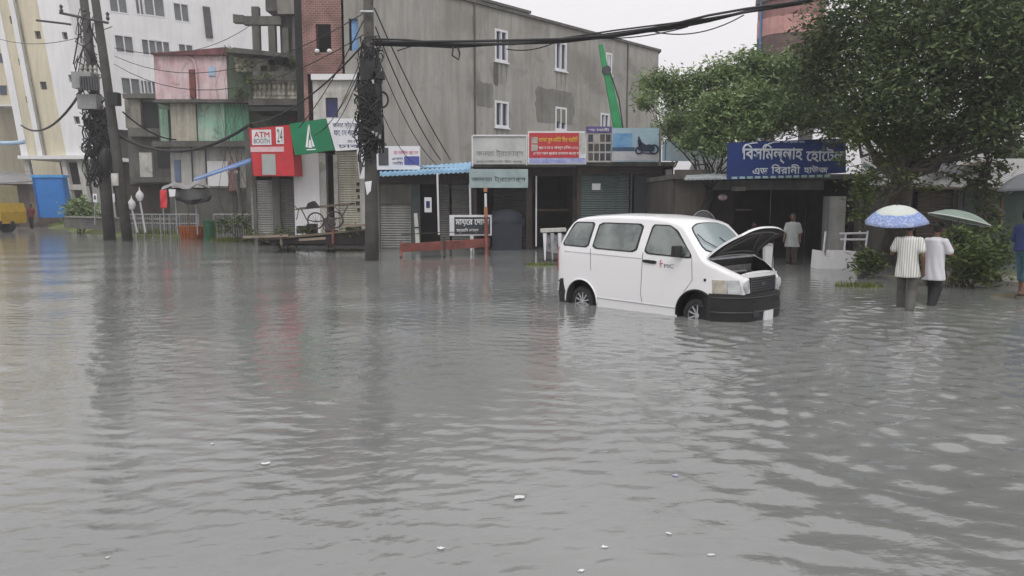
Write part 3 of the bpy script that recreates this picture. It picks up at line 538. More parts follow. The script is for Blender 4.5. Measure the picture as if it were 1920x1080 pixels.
mb = MB(); mb.fbox(FC, u0 - .05, v0, u0 + .5, hc, .003, .14); mb.fbox(FC, ua - .25, v0, ua + .15, hc, .003, .2); mb.build('corner_column', WHITE, T)
MB().tube([FC.p(ua + .35, v0, .12), FC.p(ua + .35, hc, .12)], .07, 8).build('drain_pipe', CONC, T)
MB().fbox(FC, u0 - .1, v0 - .3, uc + .6, v0 - .003, -8, .6).build('floor_slab', WHITE, T); MB().fbox(FC, u0, 0, uc, v0 - .31, -6, -5).build('ground_floor_wall', DARKW, T)
for x in (52, 122, 152): u = FC.px(x, 340)[0]; MB().fbox(FC, u, -.2, u + .42, v0 - .31, -.3, .1).build('pillar', WHITE_D, T)
MB().fbox(FC, u0 - 4, 0, uc, hc, -8, -7.6).build('back_wall', CREAM, T)
mb = MB(); u = FC.px(122, 345)[0]; q = FC.px(160, 345)[0]; mb.fbox(FC, u, FC.px(122, 356)[1], q, FC.px(122, 346)[1], -.25, .12); mb.build('balcony_rail', WHITE_D, T)
FD = front(78); T = thing('beige_building', 'beige apartment building cut by the upper left corner of the picture', 'apartment building', (at(0, 376, 78).x, 78, 0))
part('wall', T, CREAM, FD, (-60, -60, 22, 196), -5, 0); part('wall', T, CREAM, FD, (-60, 199, -10, 400), -5, 0)
for y in (40, 100, 160): part('window', T, GLASS_D, FD, (0, y, 11, y + 17), .003, .08)
part('floor_band', T, WHITE, FD, (-60, 196.1, 24, 198.9), -5, .3)
# --- sheds at far left
FE = front(58); T = thing('brown_shed', 'brown shed with a grey sloping roof at the left edge beside the blue panel', 'shed', (at(30, 376, 58).x, 58, 0))
part('wall', T, mat('brown_board_wall', (.16, .125, .11), .9, .4, 1, streak=.5), FE, (-40, 345, 68, 425), -4, 0); part('post', T, WOOD, FE, (22, 345, 28, 420), .003, .2); part('post', T, WOOD, FE, (60, 345, 66, 418), .003, .2)
mb = MB(); q = [at(-40, 348, 57), at(76, 341, 57), at(60, 330, 62), at(-40, 318, 62)]; mb.prism(q, (0, 0, .12)); mb.build('roof', mat('grey_tin_roof', (.25, .25, .25), .6, .4, 1, metal=.2), T)
m2 = MB().tube(sag(at(-30, 266, 60), at(46, 266, 60), .1), .16, 8); tag(m2.build('blue_pipe', mat('pale_blue', (.2, .5, .7), .6)), 'pale blue horizontal pipe at the left edge beside the cream block', 'pipe')
T = thing('blue_hoarding', 'tall bright blue metal panel standing on the grassy bank', 'panel', tuple(gp(97, 408, .2)))
FQ2 = Frame((at(96, 376, 52).x, 52, 0), 0, lean=.10); u0, v0, u1, v1 = FQ2.rect(73, 333, 118, 408); mb = MB(); mb.fbox(FQ2, u0, v0, u1, v1, -.5, 0); mb.build('panel_sheet', BLUE, T)
mb = MB(); mb.fbox(FQ2, u0 - .05, v1 + .003, u1 + .05, v1 + .18, -.6, .08); mb.build('cap', mat('light_blue_paint', (.08, .35, .75), .5), T)
for k in (0, 1): mb = MB(); x = (u0, u1 - .1)[k]; mb.fbox(FQ2, x, v0 + .05, x + .1, v1 - .03, .003, .05); mb.build('frame', mat('dark_blue_paint', (.02, .12, .4), .5), T)
# --- red water tower behind the light tree
c = at(1483, 40, 62); T = thing('water_tower', 'round rust red water tank tower rising behind the light green tree', 'water tower', (c.x, c.y, 0))
# tank colours
TK = mat('rust_red_bands', (.34, .15, .14), .7, .35, .6, streak=.5); TK2 = mat('faded_salmon_paint', (.58, .30, .27), .7, .3, .9, streak=.3)
z = lambda py: at(1483, py, 62).z
r_ = 58 / FPX * 62
MB().lathe((c.x, c.y, 0), [(r_ * .1, z(-20)), (r_ * 1.05, z(-20)), (r_ * 1.08, z(0)), (r_ * 1.08, z(9)), (r_, z(10)), (r_ * .9, z(10))], 40).build('lid', CONC_D, T, smooth=R(40))
MB().lathe((c.x, c.y, 0), [(r_ * .98, z(10)), (r_, z(12)), (r_, z(40))], 40).build('tank', TK, T, smooth=R(40)); MB().lathe((c.x, c.y, 0), [(r_ * 1.01, z(40)), (r_ * 1.01, z(72))], 40).build('band', TK2, T, smooth=R(40))
MB().lathe((c.x, c.y, 0), [(r_, z(72)), (r_, z(98)), (r_ * 1.04, z(99)), (r_ * 1.04, z(108)), (r_ * .5, z(112))], 40).build('tank_base', mat('dark_brick_band', (.15, .09, .08), .9, .4, 1, streak=.6), T, smooth=R(40))
for i in range(4): t_ = i * math.pi / 2 + .6; MB().tube([(c.x + math.cos(t_) * r_ * .8, c.y + math.sin(t_) * r_ * .8, 0), (c.x + math.cos(t_) * r_ * .8, c.y + math.sin(t_) * r_ * .8, z(108))], .3, 10).build('leg', CONC_D, T)
MB().tube([(c.x - r_ * 1.02, c.y - .6, 0), (c.x - r_ * 1.02, c.y - .6, z(0))], .09, 8).build('pipe', mat('blue_pipe_paint', (.08, .2, .4), .5), T)
# --- green boom
T = thing('green_boom', 'green jointed steel boom leaning in front of the grey building', 'crane boom', tuple(at(1158, 250, 38)))
GB = mat('green_machine_paint', (.03, .30, .11), .5, .25, 2)
A, B_, C_ = at(1160, 246, 38), at(1137, 132, 38), at(1126, 84, 38)
def bar(a, b, w0, w1, d=.3): 
    a, b = Vector(a), Vector(b); t_ = (b - a).normalized(); s_ = t_.cross(Vector((0, 1, 0))).normalized(); y = Vector((0, d / 2, 0)); m_ = MB()
    return m_.hexa([a - s_ * w0 - y, a + s_ * w0 - y, a + s_ * w0 + y, a - s_ * w0 + y, b - s_ * w1 - y, b + s_ * w1 - y, b + s_ * w1 + y, b - s_ * w1 + y])
bar(A + (A - B_) * .5, B_, .26, .14).build('lower_arm', GB, T); bar(B_ + Vector((0, 0, -.2)), C_, .15, .09, .22).build('upper_arm', GB, T); MB().lathe(B_ - Vector((0, .22, 0)), [(0, 0), (.2, 0), (.2, .44), (0, .44)], 16, ax=(0, 1, 0)).build('joint', STEELD, T)
MB().tube([A + Vector((.2, -.18, 0)), (A + B_) / 2 + Vector((.3, -.18, 0)), B_ + Vector((.12, -.2, 0))], .03, 6).build('hose', BLACK, T)
# ------------------------------------------------------------------ the shops
def shop_shell(name, label, cat, x0, x1, ytop, Yf, depth=4.0, wallm=CONC_D, roofm=CONC_D, ybot=None):
    F_ = front(Yf); zt = F_.px(x0, ytop)[1]; u0 = F_.px(x0, ytop)[0]; u1 = F_.px(x1, ytop)[0]
    T = thing(name, label, cat, ((u0 + u1) / 2, Yf, 0)); mb = MB()
    mb.box(u0, Yf + depth, -.4, u1, Yf + depth + .2, zt); mb.box(u0, Yf + .02, -.4, u0 + .14, Yf + depth - .003, zt); mb.box(u1 - .14, Yf + .02, -.4, u1, Yf + depth - .003, zt)
    mb.build('wall', wallm, T); MB().box(u0 - .05, Yf - .25, zt + .003, u1 + .0, Yf + depth + .3, zt + .16).build('roof', roofm, T); return T, F_, u0, u1, zt
SHUT_G = mat_slats('grey_roller_shutter', (.30, .30, .28), .10); SHUT_C = mat_slats('cream_roller_shutter', (.52, .50, .40), .10); SHUT_D = mat_slats('dull_green_shutter', (.10, .135, .13), .09); SHUT_B = mat_slats('brown_roller_shutter', (.15, .12, .10), .10)
SHUT_DG = mat_slats('dark_grey_shutter', (.14, .14, .13), .09)
# bank-side shops (left of the concrete pole)
T, F_, u0, u1, zt = shop_shell('booth_shop', 'shuttered shop under the red booth sign and green awning', 'shop', 470, 694, 262, 33.5)
part('shutter', T, SHUT_G, F_, (473, 338, 512, 440), -.2, -.1); part('pillar', T, CONC_D, F_, (513, 330, 523, 440), -.2, .05); part('shutter', T, SHUT_DG, F_, (524, 335, 551, 440), -.2, -.1)
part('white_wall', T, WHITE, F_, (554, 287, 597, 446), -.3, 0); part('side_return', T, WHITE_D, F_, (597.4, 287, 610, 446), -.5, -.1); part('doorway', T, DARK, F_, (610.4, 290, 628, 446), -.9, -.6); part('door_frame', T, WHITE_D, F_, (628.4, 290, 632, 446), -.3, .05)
part('shutter', T, SHUT_C, F_, (632.4, 284, 676, 446), -.3, -.1); part('pillar', T, WHITE_D, F_, (676.4, 284, 686, 446), -.3, .08)
for k in range(5):
    u, v = F_.px(674 + random.uniform(-3, 3), 345 + 12 * k, -.09); MB().fbox(F_, u - .1, v - .08, u + .08, v + .07, -.097, -.085).build('sticker', DARKW, T)
# red booth sign
T = thing('red_booth_sign', 'red and white box sign with a grey panel, hanging left of the green sign', 'sign', tuple(at(510, 330, 32.6)))
FR = Frame((at(510, 376, 32.4).x, 32.4, 0), R(-6)); u0, v0, u1, v1 = FR.rect(470, 236, 546, 330)
MB().fquad(FR, ((u0 + .12, v0), (u1 + .08, v0), (u1, v1 + .05), (u0, v1 - .1)), -.9, 0).build('box', RED, T)
def face(r, m_, n1=.02, nm='panel', n0=.003, F__=None, par=None): F__ = F__ or FR; a = F__.rect(*r, n=n1); return MB().fbox(F__, a[0], a[1], a[2], a[3], n0, n1).build(nm, m_, par or T)
face((473, 243, 508, 272), SIGNW); face((518, 238, 531, 270), SIGNW); face((470, 275, 532, 285), mat('pale_pink_band', (.75, .5, .52), .5)); face((492, 289, 516, 328), mat('booth_grey_panel', (.38, .42, .40), .6, .2, 2))
a = FR.rect(476, 247, 505, 258, .03); text('ATM', FR, *a, .021, RED, T, bold=.02); a = FR.rect(476, 260, 505, 269, .03); text('BOOTH', FR, *a, .021, INK, T); a = FR.rect(520, 242, 529, 267, .03); text('24', FR, *a, .021, STEELD, T)
# green bank sign
T = thing('green_sign', 'green shop sign with a tall white pointed monument emblem', 'sign', tuple(at(580, 280, 32.4))); FH = Frame((at(580, 376, 32.2).x, 32.2, 0), R(4))
q = [FH.px(542, 232), FH.px(610, 222), FH.px(627, 281), FH.px(553, 291)]; MB().fquad(FH, (q[3], q[2], q[1], q[0]), -.25, 0).build('board', mat('bank_green', (.008, .20, .085), .5, .2, 2), T)
em = MB(); e = lambda pts: em.prism([FH.p(*FH.px(x, y, .02), .004) for x, y in pts], FH.n * .02)
e([(573, 276), (577, 276), (579, 252), (578, 232)]); e([(590, 275), (586, 275), (581, 252), (580, 232), (578.6, 240)]); e([(578, 277), (585, 277), (582, 262), (580, 262)]); e([(575, 282), (592, 281), (592, 279), (575, 280)]); em.build('emblem', INKW, T)
# white and blue sign
T = thing('white_blue_sign', 'slanting white sign with dark blue handwriting right of the green sign', 'sign', tuple(at(655, 280, 32.2)))
q = [FH.px(612, 222, .05), FH.px(692, 222, .05), FH.px(692, 279, .05), FH.px(629, 283, .05)]; MB().fquad(FH, (q[3], q[2], q[1], q[0]), -.2, .05).build('board', SIGNW, T)
NAVY = mat('navy_ink', (.03, .04, .16), .6)
for r, s_ in (((624, 228, 668, 242), 'জনতা স্টোর'), ((626, 244, 685, 258), 'ফোন ফ্যাক্স'), ((652, 261, 684, 268), 'মোবাইল'), ((634, 271, 686, 277), 'ঢাকা')): text(s_, FH, *FH.rect(*r, n=.05), .055, NAVY, T)
# pieces on the shop front right of it
T = thing('hanging_banner', 'narrow white and grey vertical banner beside the concrete pole', 'banner', tuple(at(678, 330, 31.9))); FI = front(31.9)
MB().fquad(FI, (FI.px(674, 335), FI.px(684, 335), FI.px(683, 281), FI.px(669, 281)), -.05, 0).build('cloth', SIGNW, T); MB().fquad(FI, (FI.px(675, 330), FI.px(680, 315), FI.px(676, 290), FI.px(671, 290)), .003, .01).build('grey_stripe', STEELD, T)
# wooden van-rickshaw
T = thing('cargo_rickshaw', 'flat wooden cargo rickshaw parked before the cream shutter', 'rickshaw', tuple(at(605, 430, 29.5))); FK = front(29.5)
MB().fquad(FK, (FK.px(548, 394), FK.px(655, 384), FK.px(656, 380), FK.px(562, 389)), -1.0, 0).build('deck', WOOD, T)
mb = MB()
for x, y, w_, h_, dy in ((556, 438, 22, 14, .3), (575, 440, 16, 20, .8), (648, 438, 26, 16, .5), (612, 442, 18, 10, .9)): a_ = at(x, y, 29.9 + dy); b_ = at(x + w_, y - h_, 29.9 + dy); mb.box(a_.x, a_.y, a_.z, b_.x, a_.y + .4, b_.z)
mb.build('stacked_crates', mat('dark_mixed_crates', (.10, .085, .075), .9, .7, 3, col2=(.03, .03, .03)), T)
wy = 29.2
for x, y, r_ in ((592, 414, 15), (628, 412, 15)):
    cc = at(x, y, wy if x != 622 else wy + 1.1); rr = r_ / FPX * wy; mb = MB(); mb.tube([cc + Vector((rr * math.cos(k * math.pi / 14), 0, rr * math.sin(k * math.pi / 14))) for k in range(29)], .028, 6)
    wl = mb.build('wheel', DARKW, T); mb = MB()
    for k in range(12): mb.tube([cc, cc + Vector((rr * math.cos(k * math.pi / 6), 0, rr * math.sin(k * math.pi / 6)))], .006, 4)
    mb.build('spokes', STEELD, wl)
mb = MB(); mb.tube([at(565, 392, 29.4), at(575, 412, 29.4), at(592, 416, 29.4), at(640, 408, 29.4), at(652, 386, 29.4)], .025, 6); mb.tube([at(545, 380, 29.4), at(552, 386, 29.4), at(560, 394, 29.4), at(556, 412, 29.4)], .02, 6); mb.tube([at(628, 388, 29.2), at(641, 402, 29.2)], .02, 6); mb.build('frame', STEELD, T)
m2 = MB(); m2.prism([at(573, 391, 29.2), at(596, 389, 29.2), at(586, 377, 29.2), at(577, 381, 29.2)], (0, .4, 0)); tag(m2.build('dark_bundle', BLACK), 'small dark bundle lying on the wooden rickshaw deck', 'bundle')
# dark jetty planks
T = thing('plank_ramp', 'long dark sagging plank ramp just above the water left of the concrete pole', 'ramp', tuple(gp(600, 455))); 
A = [gp(505, 452), gp(520, 444, .05), gp(690, 428, .15), gp(690, 440, .15)]; pl = MB()
pl.prism([at(503, 456, 29), at(690, 459, 29), at(690, 432, 29), at(600, 441, 29), at(505, 450, 29)], (0, 1.6, .0)); pl.build('deck', mat('soaked_black_timber', (.035, .03, .028), .8, .5, 3), T)
MB().prism([at(498, 450, 28.9), at(600, 441, 28.9), at(690, 432, 28.9), at(690, 428.5, 28.9), at(600, 437, 28.9), at(497, 446, 28.9)], (0, .09, 0)).build('edge_board', WOOD, T)
MB().tube([at(624, 430, 28.8), at(624, 458, 28.8)], .05, 6).build('post', RUST, T); MB().tube([at(526, 438, 28.8), at(528, 460, 28.8)], .05, 6).build('post', WOOD, T)
WD = [((455, 447), (540, 444), 28.7, 'grey weathered plank lying left of the dark ramp'), ((560, 452), (610, 449), 28.5, 'short wet plank floating against the dark ramp'), ((640, 426), (686, 424), 28.6, 'plank lying on top of the dark ramp')]
for a_, b_, Yp_, lb in WD: tag(MB().prism([at(*a_, Yp_), at(*b_, Yp_), at(b_[0], b_[1] - 3, Yp_ + .2), at(a_[0], a_[1] - 3, Yp_ + .2)], (0, .04, .03)).build('plank', WOOD), lb, 'plank')
# leaning pipe, blue awning, tarp stall, fences
tag(MB().tube([gp(486, 425, .3) + Vector((0, -3, 0)), at(443, 322, 33)], .07, 8).build('leaning_pole', METAL), 'pale metal pole leaning left of the red booth sign', 'pole')
T = thing('blue_awning', 'narrow blue tarpaulin awning slanting up to the red booth sign', 'awning', tuple(at(420, 330, 34)))
MB().prism([at(364, 336, 34), at(470, 299, 34), at(470, 305, 32.8), at(366, 340, 32.8)], (0, 0, .07)).build('sheet', mat('blue_awning_sheet', (.10, .22, .50), .55, .35, 2), T); MB().tube([at(364, 337, 33), at(470, 303, 33)], .05, 6).build('rail', METAL, T)
T = thing('tarp_stall', 'street stall under a sagging black and grey tarpaulin', 'stall', tuple(at(350, 440, 37))); rg = random.Random(4)
def drape(name, pts, m_, par, th=.02):
    """a sagging sheet: rows of points"""
    A = np.array([[tuple(p) for p in r] for r in pts]); h_, w_ = A.shape[:2]; ii = np.linspace(0, h_ - 1, 6 * h_); jj = np.linspace(0, w_ - 1, 8 * w_)
    i0 = np.minimum(ii.astype(int), h_ - 2); j0 = np.minimum(jj.astype(int), w_ - 2); fi = (ii - i0)[:, None, None]; fj = (jj - j0)[None, :, None]
    G_ = (A[i0][:, j0] * (1 - fj) + A[i0][:, j0 + 1] * fj) * (1 - fi) + (A[i0 + 1][:, j0] * (1 - fj) + A[i0 + 1][:, j0 + 1] * fj) * fi
    sz_ = float(np.ptp(A[..., 0])) * .018; G_[..., 2] += sz_ * np.sin(jj * 2.3 + .8)[None] + sz_ * .8 * np.sin(ii[:, None] * 3.1 + jj[None] * 1.7) + RNG.normal(0, sz_ * .35, G_.shape[:2]); G_[..., 1] += sz_ * 1.5 * np.sin(jj * 3.7)[None]
    o = grid_mesh(G_[..., 0], G_[..., 1], G_[..., 2], name, m_); md = o.modifiers.new('t', 'SOLIDIFY'); md.thickness = th; bake(o, 0)
    if par is not None: put(o, par)
    return o
drape('tarpaulin', [[at(302, 358, 36.5), at(325, 350, 36.5), at(350, 352, 36.5), at(372, 345, 36.5), at(392, 352, 36.5)], [at(305, 352, 37.5), at(328, 342, 37.5), at(352, 346, 37.5), at(374, 338, 37.5), at(394, 350, 37.5)], [at(308, 350, 38.5), at(330, 344, 38.5), at(354, 348, 38.5), at(374, 346, 38.5), at(392, 356, 38.5)]], mat('grey_tarpaulin', (.34, .33, .33), .5, .5, 2), T)
drape('side_sheet', [[at(322, 354, 36.6), at(345, 356, 36.6), at(375, 350, 36.6), at(396, 356, 36.6)], [at(328, 372, 36.4), at(348, 374, 36.3), at(378, 372, 36.4), at(399, 370, 36.4)], [at(332, 376, 36.5), at(350, 384, 36.3), at(368, 381, 36.4), at(392, 378, 36.5)]], BLACK, T)
for x, yb in ((330, 440), (352, 432), (368, 440), (306, 432)): MB().tube([at(x - 2, 355, 36.6), at(x + 3, yb, 36.6)], .035, 6).build('pole', METAL if x != 352 else WOOD, T)
tag(drape('red_cloth', [[at(300, 357, 36.2), at(313, 356, 36.2)], [at(300, 375, 36.1), at(314, 374, 36.25)], [at(301, 391, 36.2), at(313, 390, 36.1)]], mat('red_cloth', (.6, .05, .06), .8), None), 'small red cloth hanging at the left end of the tarpaulin stall', 'cloth')
tag(MB().prism([at(316, 355, 36.1), at(329, 355, 36.1), at(328, 368, 36.1), at(318, 369, 36.1)], (0, .03, 0)).build('white_bag', SIGNW), 'white bag hanging beside the red cloth', 'bag')
T = thing('orange_planter', 'round orange slatted basket standing in the water', 'basket', tuple(gp(360, 452))); c = gp(360, 447); z0 = -.15
mb = MB(); mb.lathe((c.x, c.y, z0), [(.0, 0), (.45, 0), (.5, .15), (.58, .72), (.62, .75), (.62, .8), (.52, .8), (.48, .3), (0, .25)], 24); mb.build('bowl', mat('orange_plastic', (.55, .17, .05), .7, .35, 3), T, smooth=R(40))
mb = MB()
for k in range(18): t_ = k * math.pi / 9; mb.tube([(c.x + .53 * math.cos(t_), c.y + .53 * math.sin(t_), z0 + .15), (c.x + .62 * math.cos(t_), c.y + .62 * math.sin(t_), z0 + .75)], .02, 4)
mb.build('ribs', mat('orange_plastic_dark', (.40, .10, .03), .7), T)
T = thing('green_bin', 'green plastic bin beside the orange basket', 'bin', tuple(gp(395, 438, 0))); c = at(393, 436, 38.5); MB().lathe((c.x, c.y, -.1), [(0, 0), (.26, 0), (.3, .95), (.3, 1.0)], 18).build('body', mat('green_plastic', (.04, .17, .08), .6), T, smooth=R(40)); MB().lathe((c.x, c.y, .9), [(.32, 0), (.32, .06), (.12, .14), (0, .15)], 18).build('lid', mat('green_plastic', (0, 0, 0)), T, smooth=R(40))
for i, (x0, x1, Yf, lb) in enumerate(((238, 300, 41, 'left metal pipe fence behind the white lantern posts'), (300, 372, 40.5, 'middle metal pipe fence behind the tarpaulin stall'), (400, 474, 39.5, 'metal pipe fence left of the red booth'))):
    T = thing('pipe_fence', lb, 'fence', tuple(at((x0 + x1) / 2, 435, Yf)), 'metal pipe fences behind the flood on the left')
    F_ = front(Yf); zb, zt = .0, F_.px(x0, 402)[1]; ua, ub = F_.px(x0, 400)[0], F_.px(x1, 400)[0]
    for z_ in (zt, zt * .62): MB().tube([(ua, Yf, z_), (ub, Yf, z_)], .03, 6).build('rail', METAL, T)
    for k in range(5): x_ = ua + (ub - ua) * k / 4; MB().tube([(x_, Yf, -.1), (x_, Yf, zt)], .035, 6).build('post', METAL, T)
    mb = MB()
    for k in range(17): x_ = ua + (ub - ua) * (k + .5) / 17; mb.tube([(x_, Yf + .02, .1), (x_, Yf + .02, zt)], .012, 4)
    mb.build('bars', METAL, T)
for x, y, yb, lb in ((247, 384, 436, 'short white lantern post nearest the dark lamp poles'), (262, 368, 436, 'taller white lantern post left of the tarpaulin stall')):
    T = thing('lantern_post', lb, 'lantern post', tuple(at(x, yb, 40)), 'white lantern posts by the flooded verge'); c = at(x, y, 39.5); MB().lathe((c.x, c.y, c.z - .25), [(0, 0), (.1, .02), (.2, .25), (.16, .4), (.04, .55), (0, .75)], 14).build('lantern', INKW, T, smooth=R(50)); MB().tube([c + Vector((0, 0, -.25)), at(x + 11, yb, 39.5)], .045, 6).build('post', ALU, T)
T = thing('low_wall', 'low dark mossy wall along the bank behind the lamp poles', 'wall', tuple(at(200, 425, 44))); MB().prism([at(120, 426, 46), at(330, 440, 42), at(330, 414, 42), at(120, 408, 46)], (0, .3, 0)).build('base', CONC_D, T); MB().prism([at(120, 407.6, 45.9), at(330, 413.6, 41.9), at(330, 410, 41.9), at(120, 405, 45.9)], (0, .5, 0)).build('coping', CONC, T)
for x, y, w_, lb in ((178, 371, 7, 'small white round notice left of the lamp poles'), (207, 371, 15, 'small white notice with red marks between the lamp poles')):
    T = thing('notice', lb, 'notice', tuple(at(x, y, 43))); F_ = front(43); part('board', T, SIGNW, F_, (x - w_ / 2, y - 8, x + w_ / 2, y + 8), -.04, 0); part('mark', T, RED if w_ > 9 else STEELD, F_, (x - w_ / 4, y - 4, x + w_ / 5, y + 3), .003, .01); MB().tube([at(x, y + 8, 43.05), at(x, y + 50, 43.05)], .03, 6).build('post', METAL, T)
# ------------------------------------------------ shed with blue awning right of the pole
T, F_, u0, u1, zt = shop_shell('blue_roof_shop', 'low shuttered shop with a pale blue tin eave right of the concrete pole', 'shop', 704, 886, 322, 31.5, 4)
part('fascia', T, DARKW, F_, (706, 322, 886, 345), -.2, -.05); part('shutter', T, SHUT_G, F_, (714, 384, 770, 475), -.3, -.15); part('shutter_box', T, CONC_D, F_, (706, 345.5, 771, 383.5), -.3, -.1); part('door', T, SHUT_DG, F_, (826, 338, 842, 475), -.3, -.15)
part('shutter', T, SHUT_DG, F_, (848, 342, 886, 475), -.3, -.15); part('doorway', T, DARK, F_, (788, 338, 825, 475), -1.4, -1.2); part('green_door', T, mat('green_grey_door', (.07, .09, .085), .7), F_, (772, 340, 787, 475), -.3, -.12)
mb = MB(); P0, P1, P2, P3 = at(712, 325, 30.6), at(888, 317, 30.6), at(888, 304, 32.2), at(712, 316, 32.2)
n_ = 60; vs = []; fs = []
for i in range(n_ + 1):
    t_ = i / n_; dz = .03 * math.sin(i * 2.1); vs += [P0.lerp(P1, t_) + Vector((0, 0, dz)), P3.lerp(P2, t_) + Vector((0, 0, dz)), P0.lerp(P1, t_) + Vector((0, 0, dz - .12))]
for i in range(n_): fs += [(3 * i, 3 * i + 3, 3 * i + 4, 3 * i + 1), (3 * i, 3 * i + 2, 3 * i + 5, 3 * i + 3)]
mb.add(vs, fs).build('awning', mat('pale_blue_tin', (.30, .52, .72), .5, .3, 2), T)
T = thing('white_poster_sign', 'white shop poster with pink lettering and a dark panel above the left shutter', 'sign', tuple(at(745, 318, 31))); F_ = front(31)
part('board', T, SIGNW, F_, (706, 274, 787, 318), -.15, 0); part('dark_panel', T, STEELD, F_, (710, 277, 728, 310), .003, .02); part('blue_panel', T, mat('blue_ink', (.08, .10, .35), .6), F_, (758, 293, 786, 309), .003, .02)
PINKI = mat('pink_ink', (.65, .12, .25), .6); text('মোবাইল জোন', F_, *F_.rect(738, 281, 784, 290, n=.01), .005, PINKI, T); text('এখানে', F_, *F_.rect(735, 295, 756, 300, n=.01), .005, NAVY, T); text('সিম', F_, *F_.rect(736, 302, 756, 309, n=.01), .005, NAVY, T)
T = thing('hanging_notice', 'small white and blue notice hanging in the dark doorway', 'notice', tuple(at(800, 398, 31))); F_ = front(30.9); part('board', T, SIGNW, F_, (796, 370, 809, 398), -.03, 0); part('text_block', T, NAVY, F_, (799, 377, 806, 390), .003, .006); MB().tube([at(801, 338, 30.9), at(802, 370, 30.9)], .01, 4).build('string', CABLE, T)
for x, y0, y1, lb in ((820, 325, 428, 'thin white metal pole left of the small dark signboard'), (881, 345, 480, 'thin white pole supporting the small dark signboard')): tag(MB().tube([at(x, y0, 30.4), at(x + 3, y1 + 12, 30.4)], .04, 8).build('support_pole', ALU), lb, 'pole')
T = thing('white_post', 'short square white post in front of the left grey shutter', 'post', tuple(gp(781, 455))); MB().prism([at(776, 400, 30), at(782, 400, 30), at(787, 458, 30), at(779, 458, 30)], (0, .15, 0)).build('shaft', WHITE_D, T)
MB().prism([at(775.5, 425, 29.97), at(786, 425, 29.97), at(786, 428, 29.97), at(775.5, 428, 29.97)], (0, .2, 0)).build('band', STEELD, T)
T = thing('small_signboard', 'small black signboard with white writing above the red barrier', 'sign', tuple(at(885, 442, 29))); FJ = Frame((at(884, 376, 28.6).x, 28.6, 0), R(5))
MB().fbox(FJ, *FJ.rect(843, 403, 922, 442)[:2], *FJ.rect(843, 403, 922, 442)[2:], -.08, 0).build('frame', ALU, T); MB().fbox(FJ, *FJ.rect(852, 407, 919, 439)[:2], *FJ.rect(852, 407, 919, 439)[2:], .003, .02).build('board', mat('signboard_slate', (.035, .045, .055), .5), T)
text('মায়ের েদায়া', FJ, *FJ.rect(854, 410, 917, 424, n=.02), .021, INKW, T, bold=.015); text('ফ্লাট ভাড়া', FJ, *FJ.rect(856, 427, 897, 438, n=.02), .021, INKW, T)
MB().tube([at(886, 442, 28.6), at(889, 484, 28.6)], .035, 6).build('leg', ALU, T)
T = thing('red_barrier', 'long faded red metal barrier lying at the waterline', 'barrier', tuple(gp(830, 470))); 
for a_, b_ in (((750, 458), (916, 447)),): MB().prism([at(750, 473, 26.6), at(918, 463, 28.4), at(918, 447, 28.4), at(750, 458, 26.6)], (0, .25, 0)).build('beam', RUST, T)
for x in (752, 833, 912): MB().tube([at(x, 446 if x > 760 else 454, 26.9 if x < 900 else 28), at(x, 482, 26.5 if x < 900 else 27.5)], .045, 8).build('post', RUST if x != 833 else DARKW, T)
MB().tube([at(752, 440, 28), at(820, 436, 28.4), at(912, 434, 28.4)], .016, 6).build('rail', DARKW, T)
T = thing('striped_post', 'red and white post with orange bands right of the small signboard', 'post', tuple(at(912, 480, 28)));
for y0, y1, m_ in ((345, 362, ALU), (352, 360, mat('orange_band', (.45, .20, .10), .6)), (362.5, 388, ALU), (388.5, 405, mat('orange_band', (0, 0, 0))), (405.5, 440, RUST), (440.5, 485, RUST)):
    if y1 == 362: continue
    MB().tube([at(910 + (y0 - 345) * .02, y0, 28.3), at(910 + (y1 - 345) * .02, y1, 28.3)], .045 if m_ is ALU else .07, 8).build('segment', m_, T)
# ------------------------------------------------ middle shops
T, F_, u0, u1, zt = shop_shell('middle_shop', 'dark open shop under the white and red signboards', 'shop', 886.5, 1082, 314, 31, 4.5, DARKW)
part('back_shutter', T, SHUT_DG, F_, (925, 352, 985, 480), -2.2, -2.0); part('counter', T, DARKW, F_, (922, 395, 978, 450), -1.6, -.4); part('pillar', T, DARKW, F_, (986, 330, 998, 480), -.3, 0); part('shelf', T, WOOD, F_, (1008, 392, 1075, 396), -3, -2); part('lintel', T, DARKW, F_, (887, 314, 1082, 330), -.3, -.1); part('pale_pole', T, ALU, F_, (1004, 330, 1007, 462), -.25, .02)
m2 = MB(); m2.box(*at(926, 432, 31.0)[:2], -.1, *at(980, 432, 30.4)[:2], .75) if False else m2.ell(at(950, 418, 30.9), (.75, .5, .55), 16, 10); m2.box(at(924, 440, 30.9).x, 30.4, -.2, at(978, 440, 30.9).x, 31.0, at(924, 420, 30.9).z); tag(m2.build('covered_cart', mat('dark_blue_cover', (.03, .035, .05), .6), smooth=R(40)), 'cart under a dark blue cover in the open shop', 'cart')
T = thing('white_tables', 'small table piled with pale goods left of the white van', 'table', tuple(gp(1040, 490))); MB().prism([at(1014, 436, 25), at(1062, 434, 25), at(1062, 428, 25), at(1014, 430, 25)], (0, .7, 0)).build('top', WHITE_D, T)
for x in (1018, 1032, 1046): MB().prism([at(x, 437, 25.02), at(x + 7, 437, 25.02), at(x + 5, 488, 25.02), at(x + 3, 488, 25.02)], (0, .1, 0)).build('leg', ALU if x != 1032 else METAL, T)
MB().prism([at(1019, 440, 25.1), at(1060, 440, 25.1), at(1060, 478, 25.1), at(1022, 470, 25.1)], (0, .5, 0)).build('goods', mat('mixed_grey_goods', (.35, .34, .36), .8, .7, 6, col2=(.08, .08, .09)), T)
T, F_, u0, u1, zt = shop_shell('green_shutter_shop', 'shop with dull green shutters behind the van roof', 'shop', 1082.5, 1262, 312, 30.5, 4, DARKW)
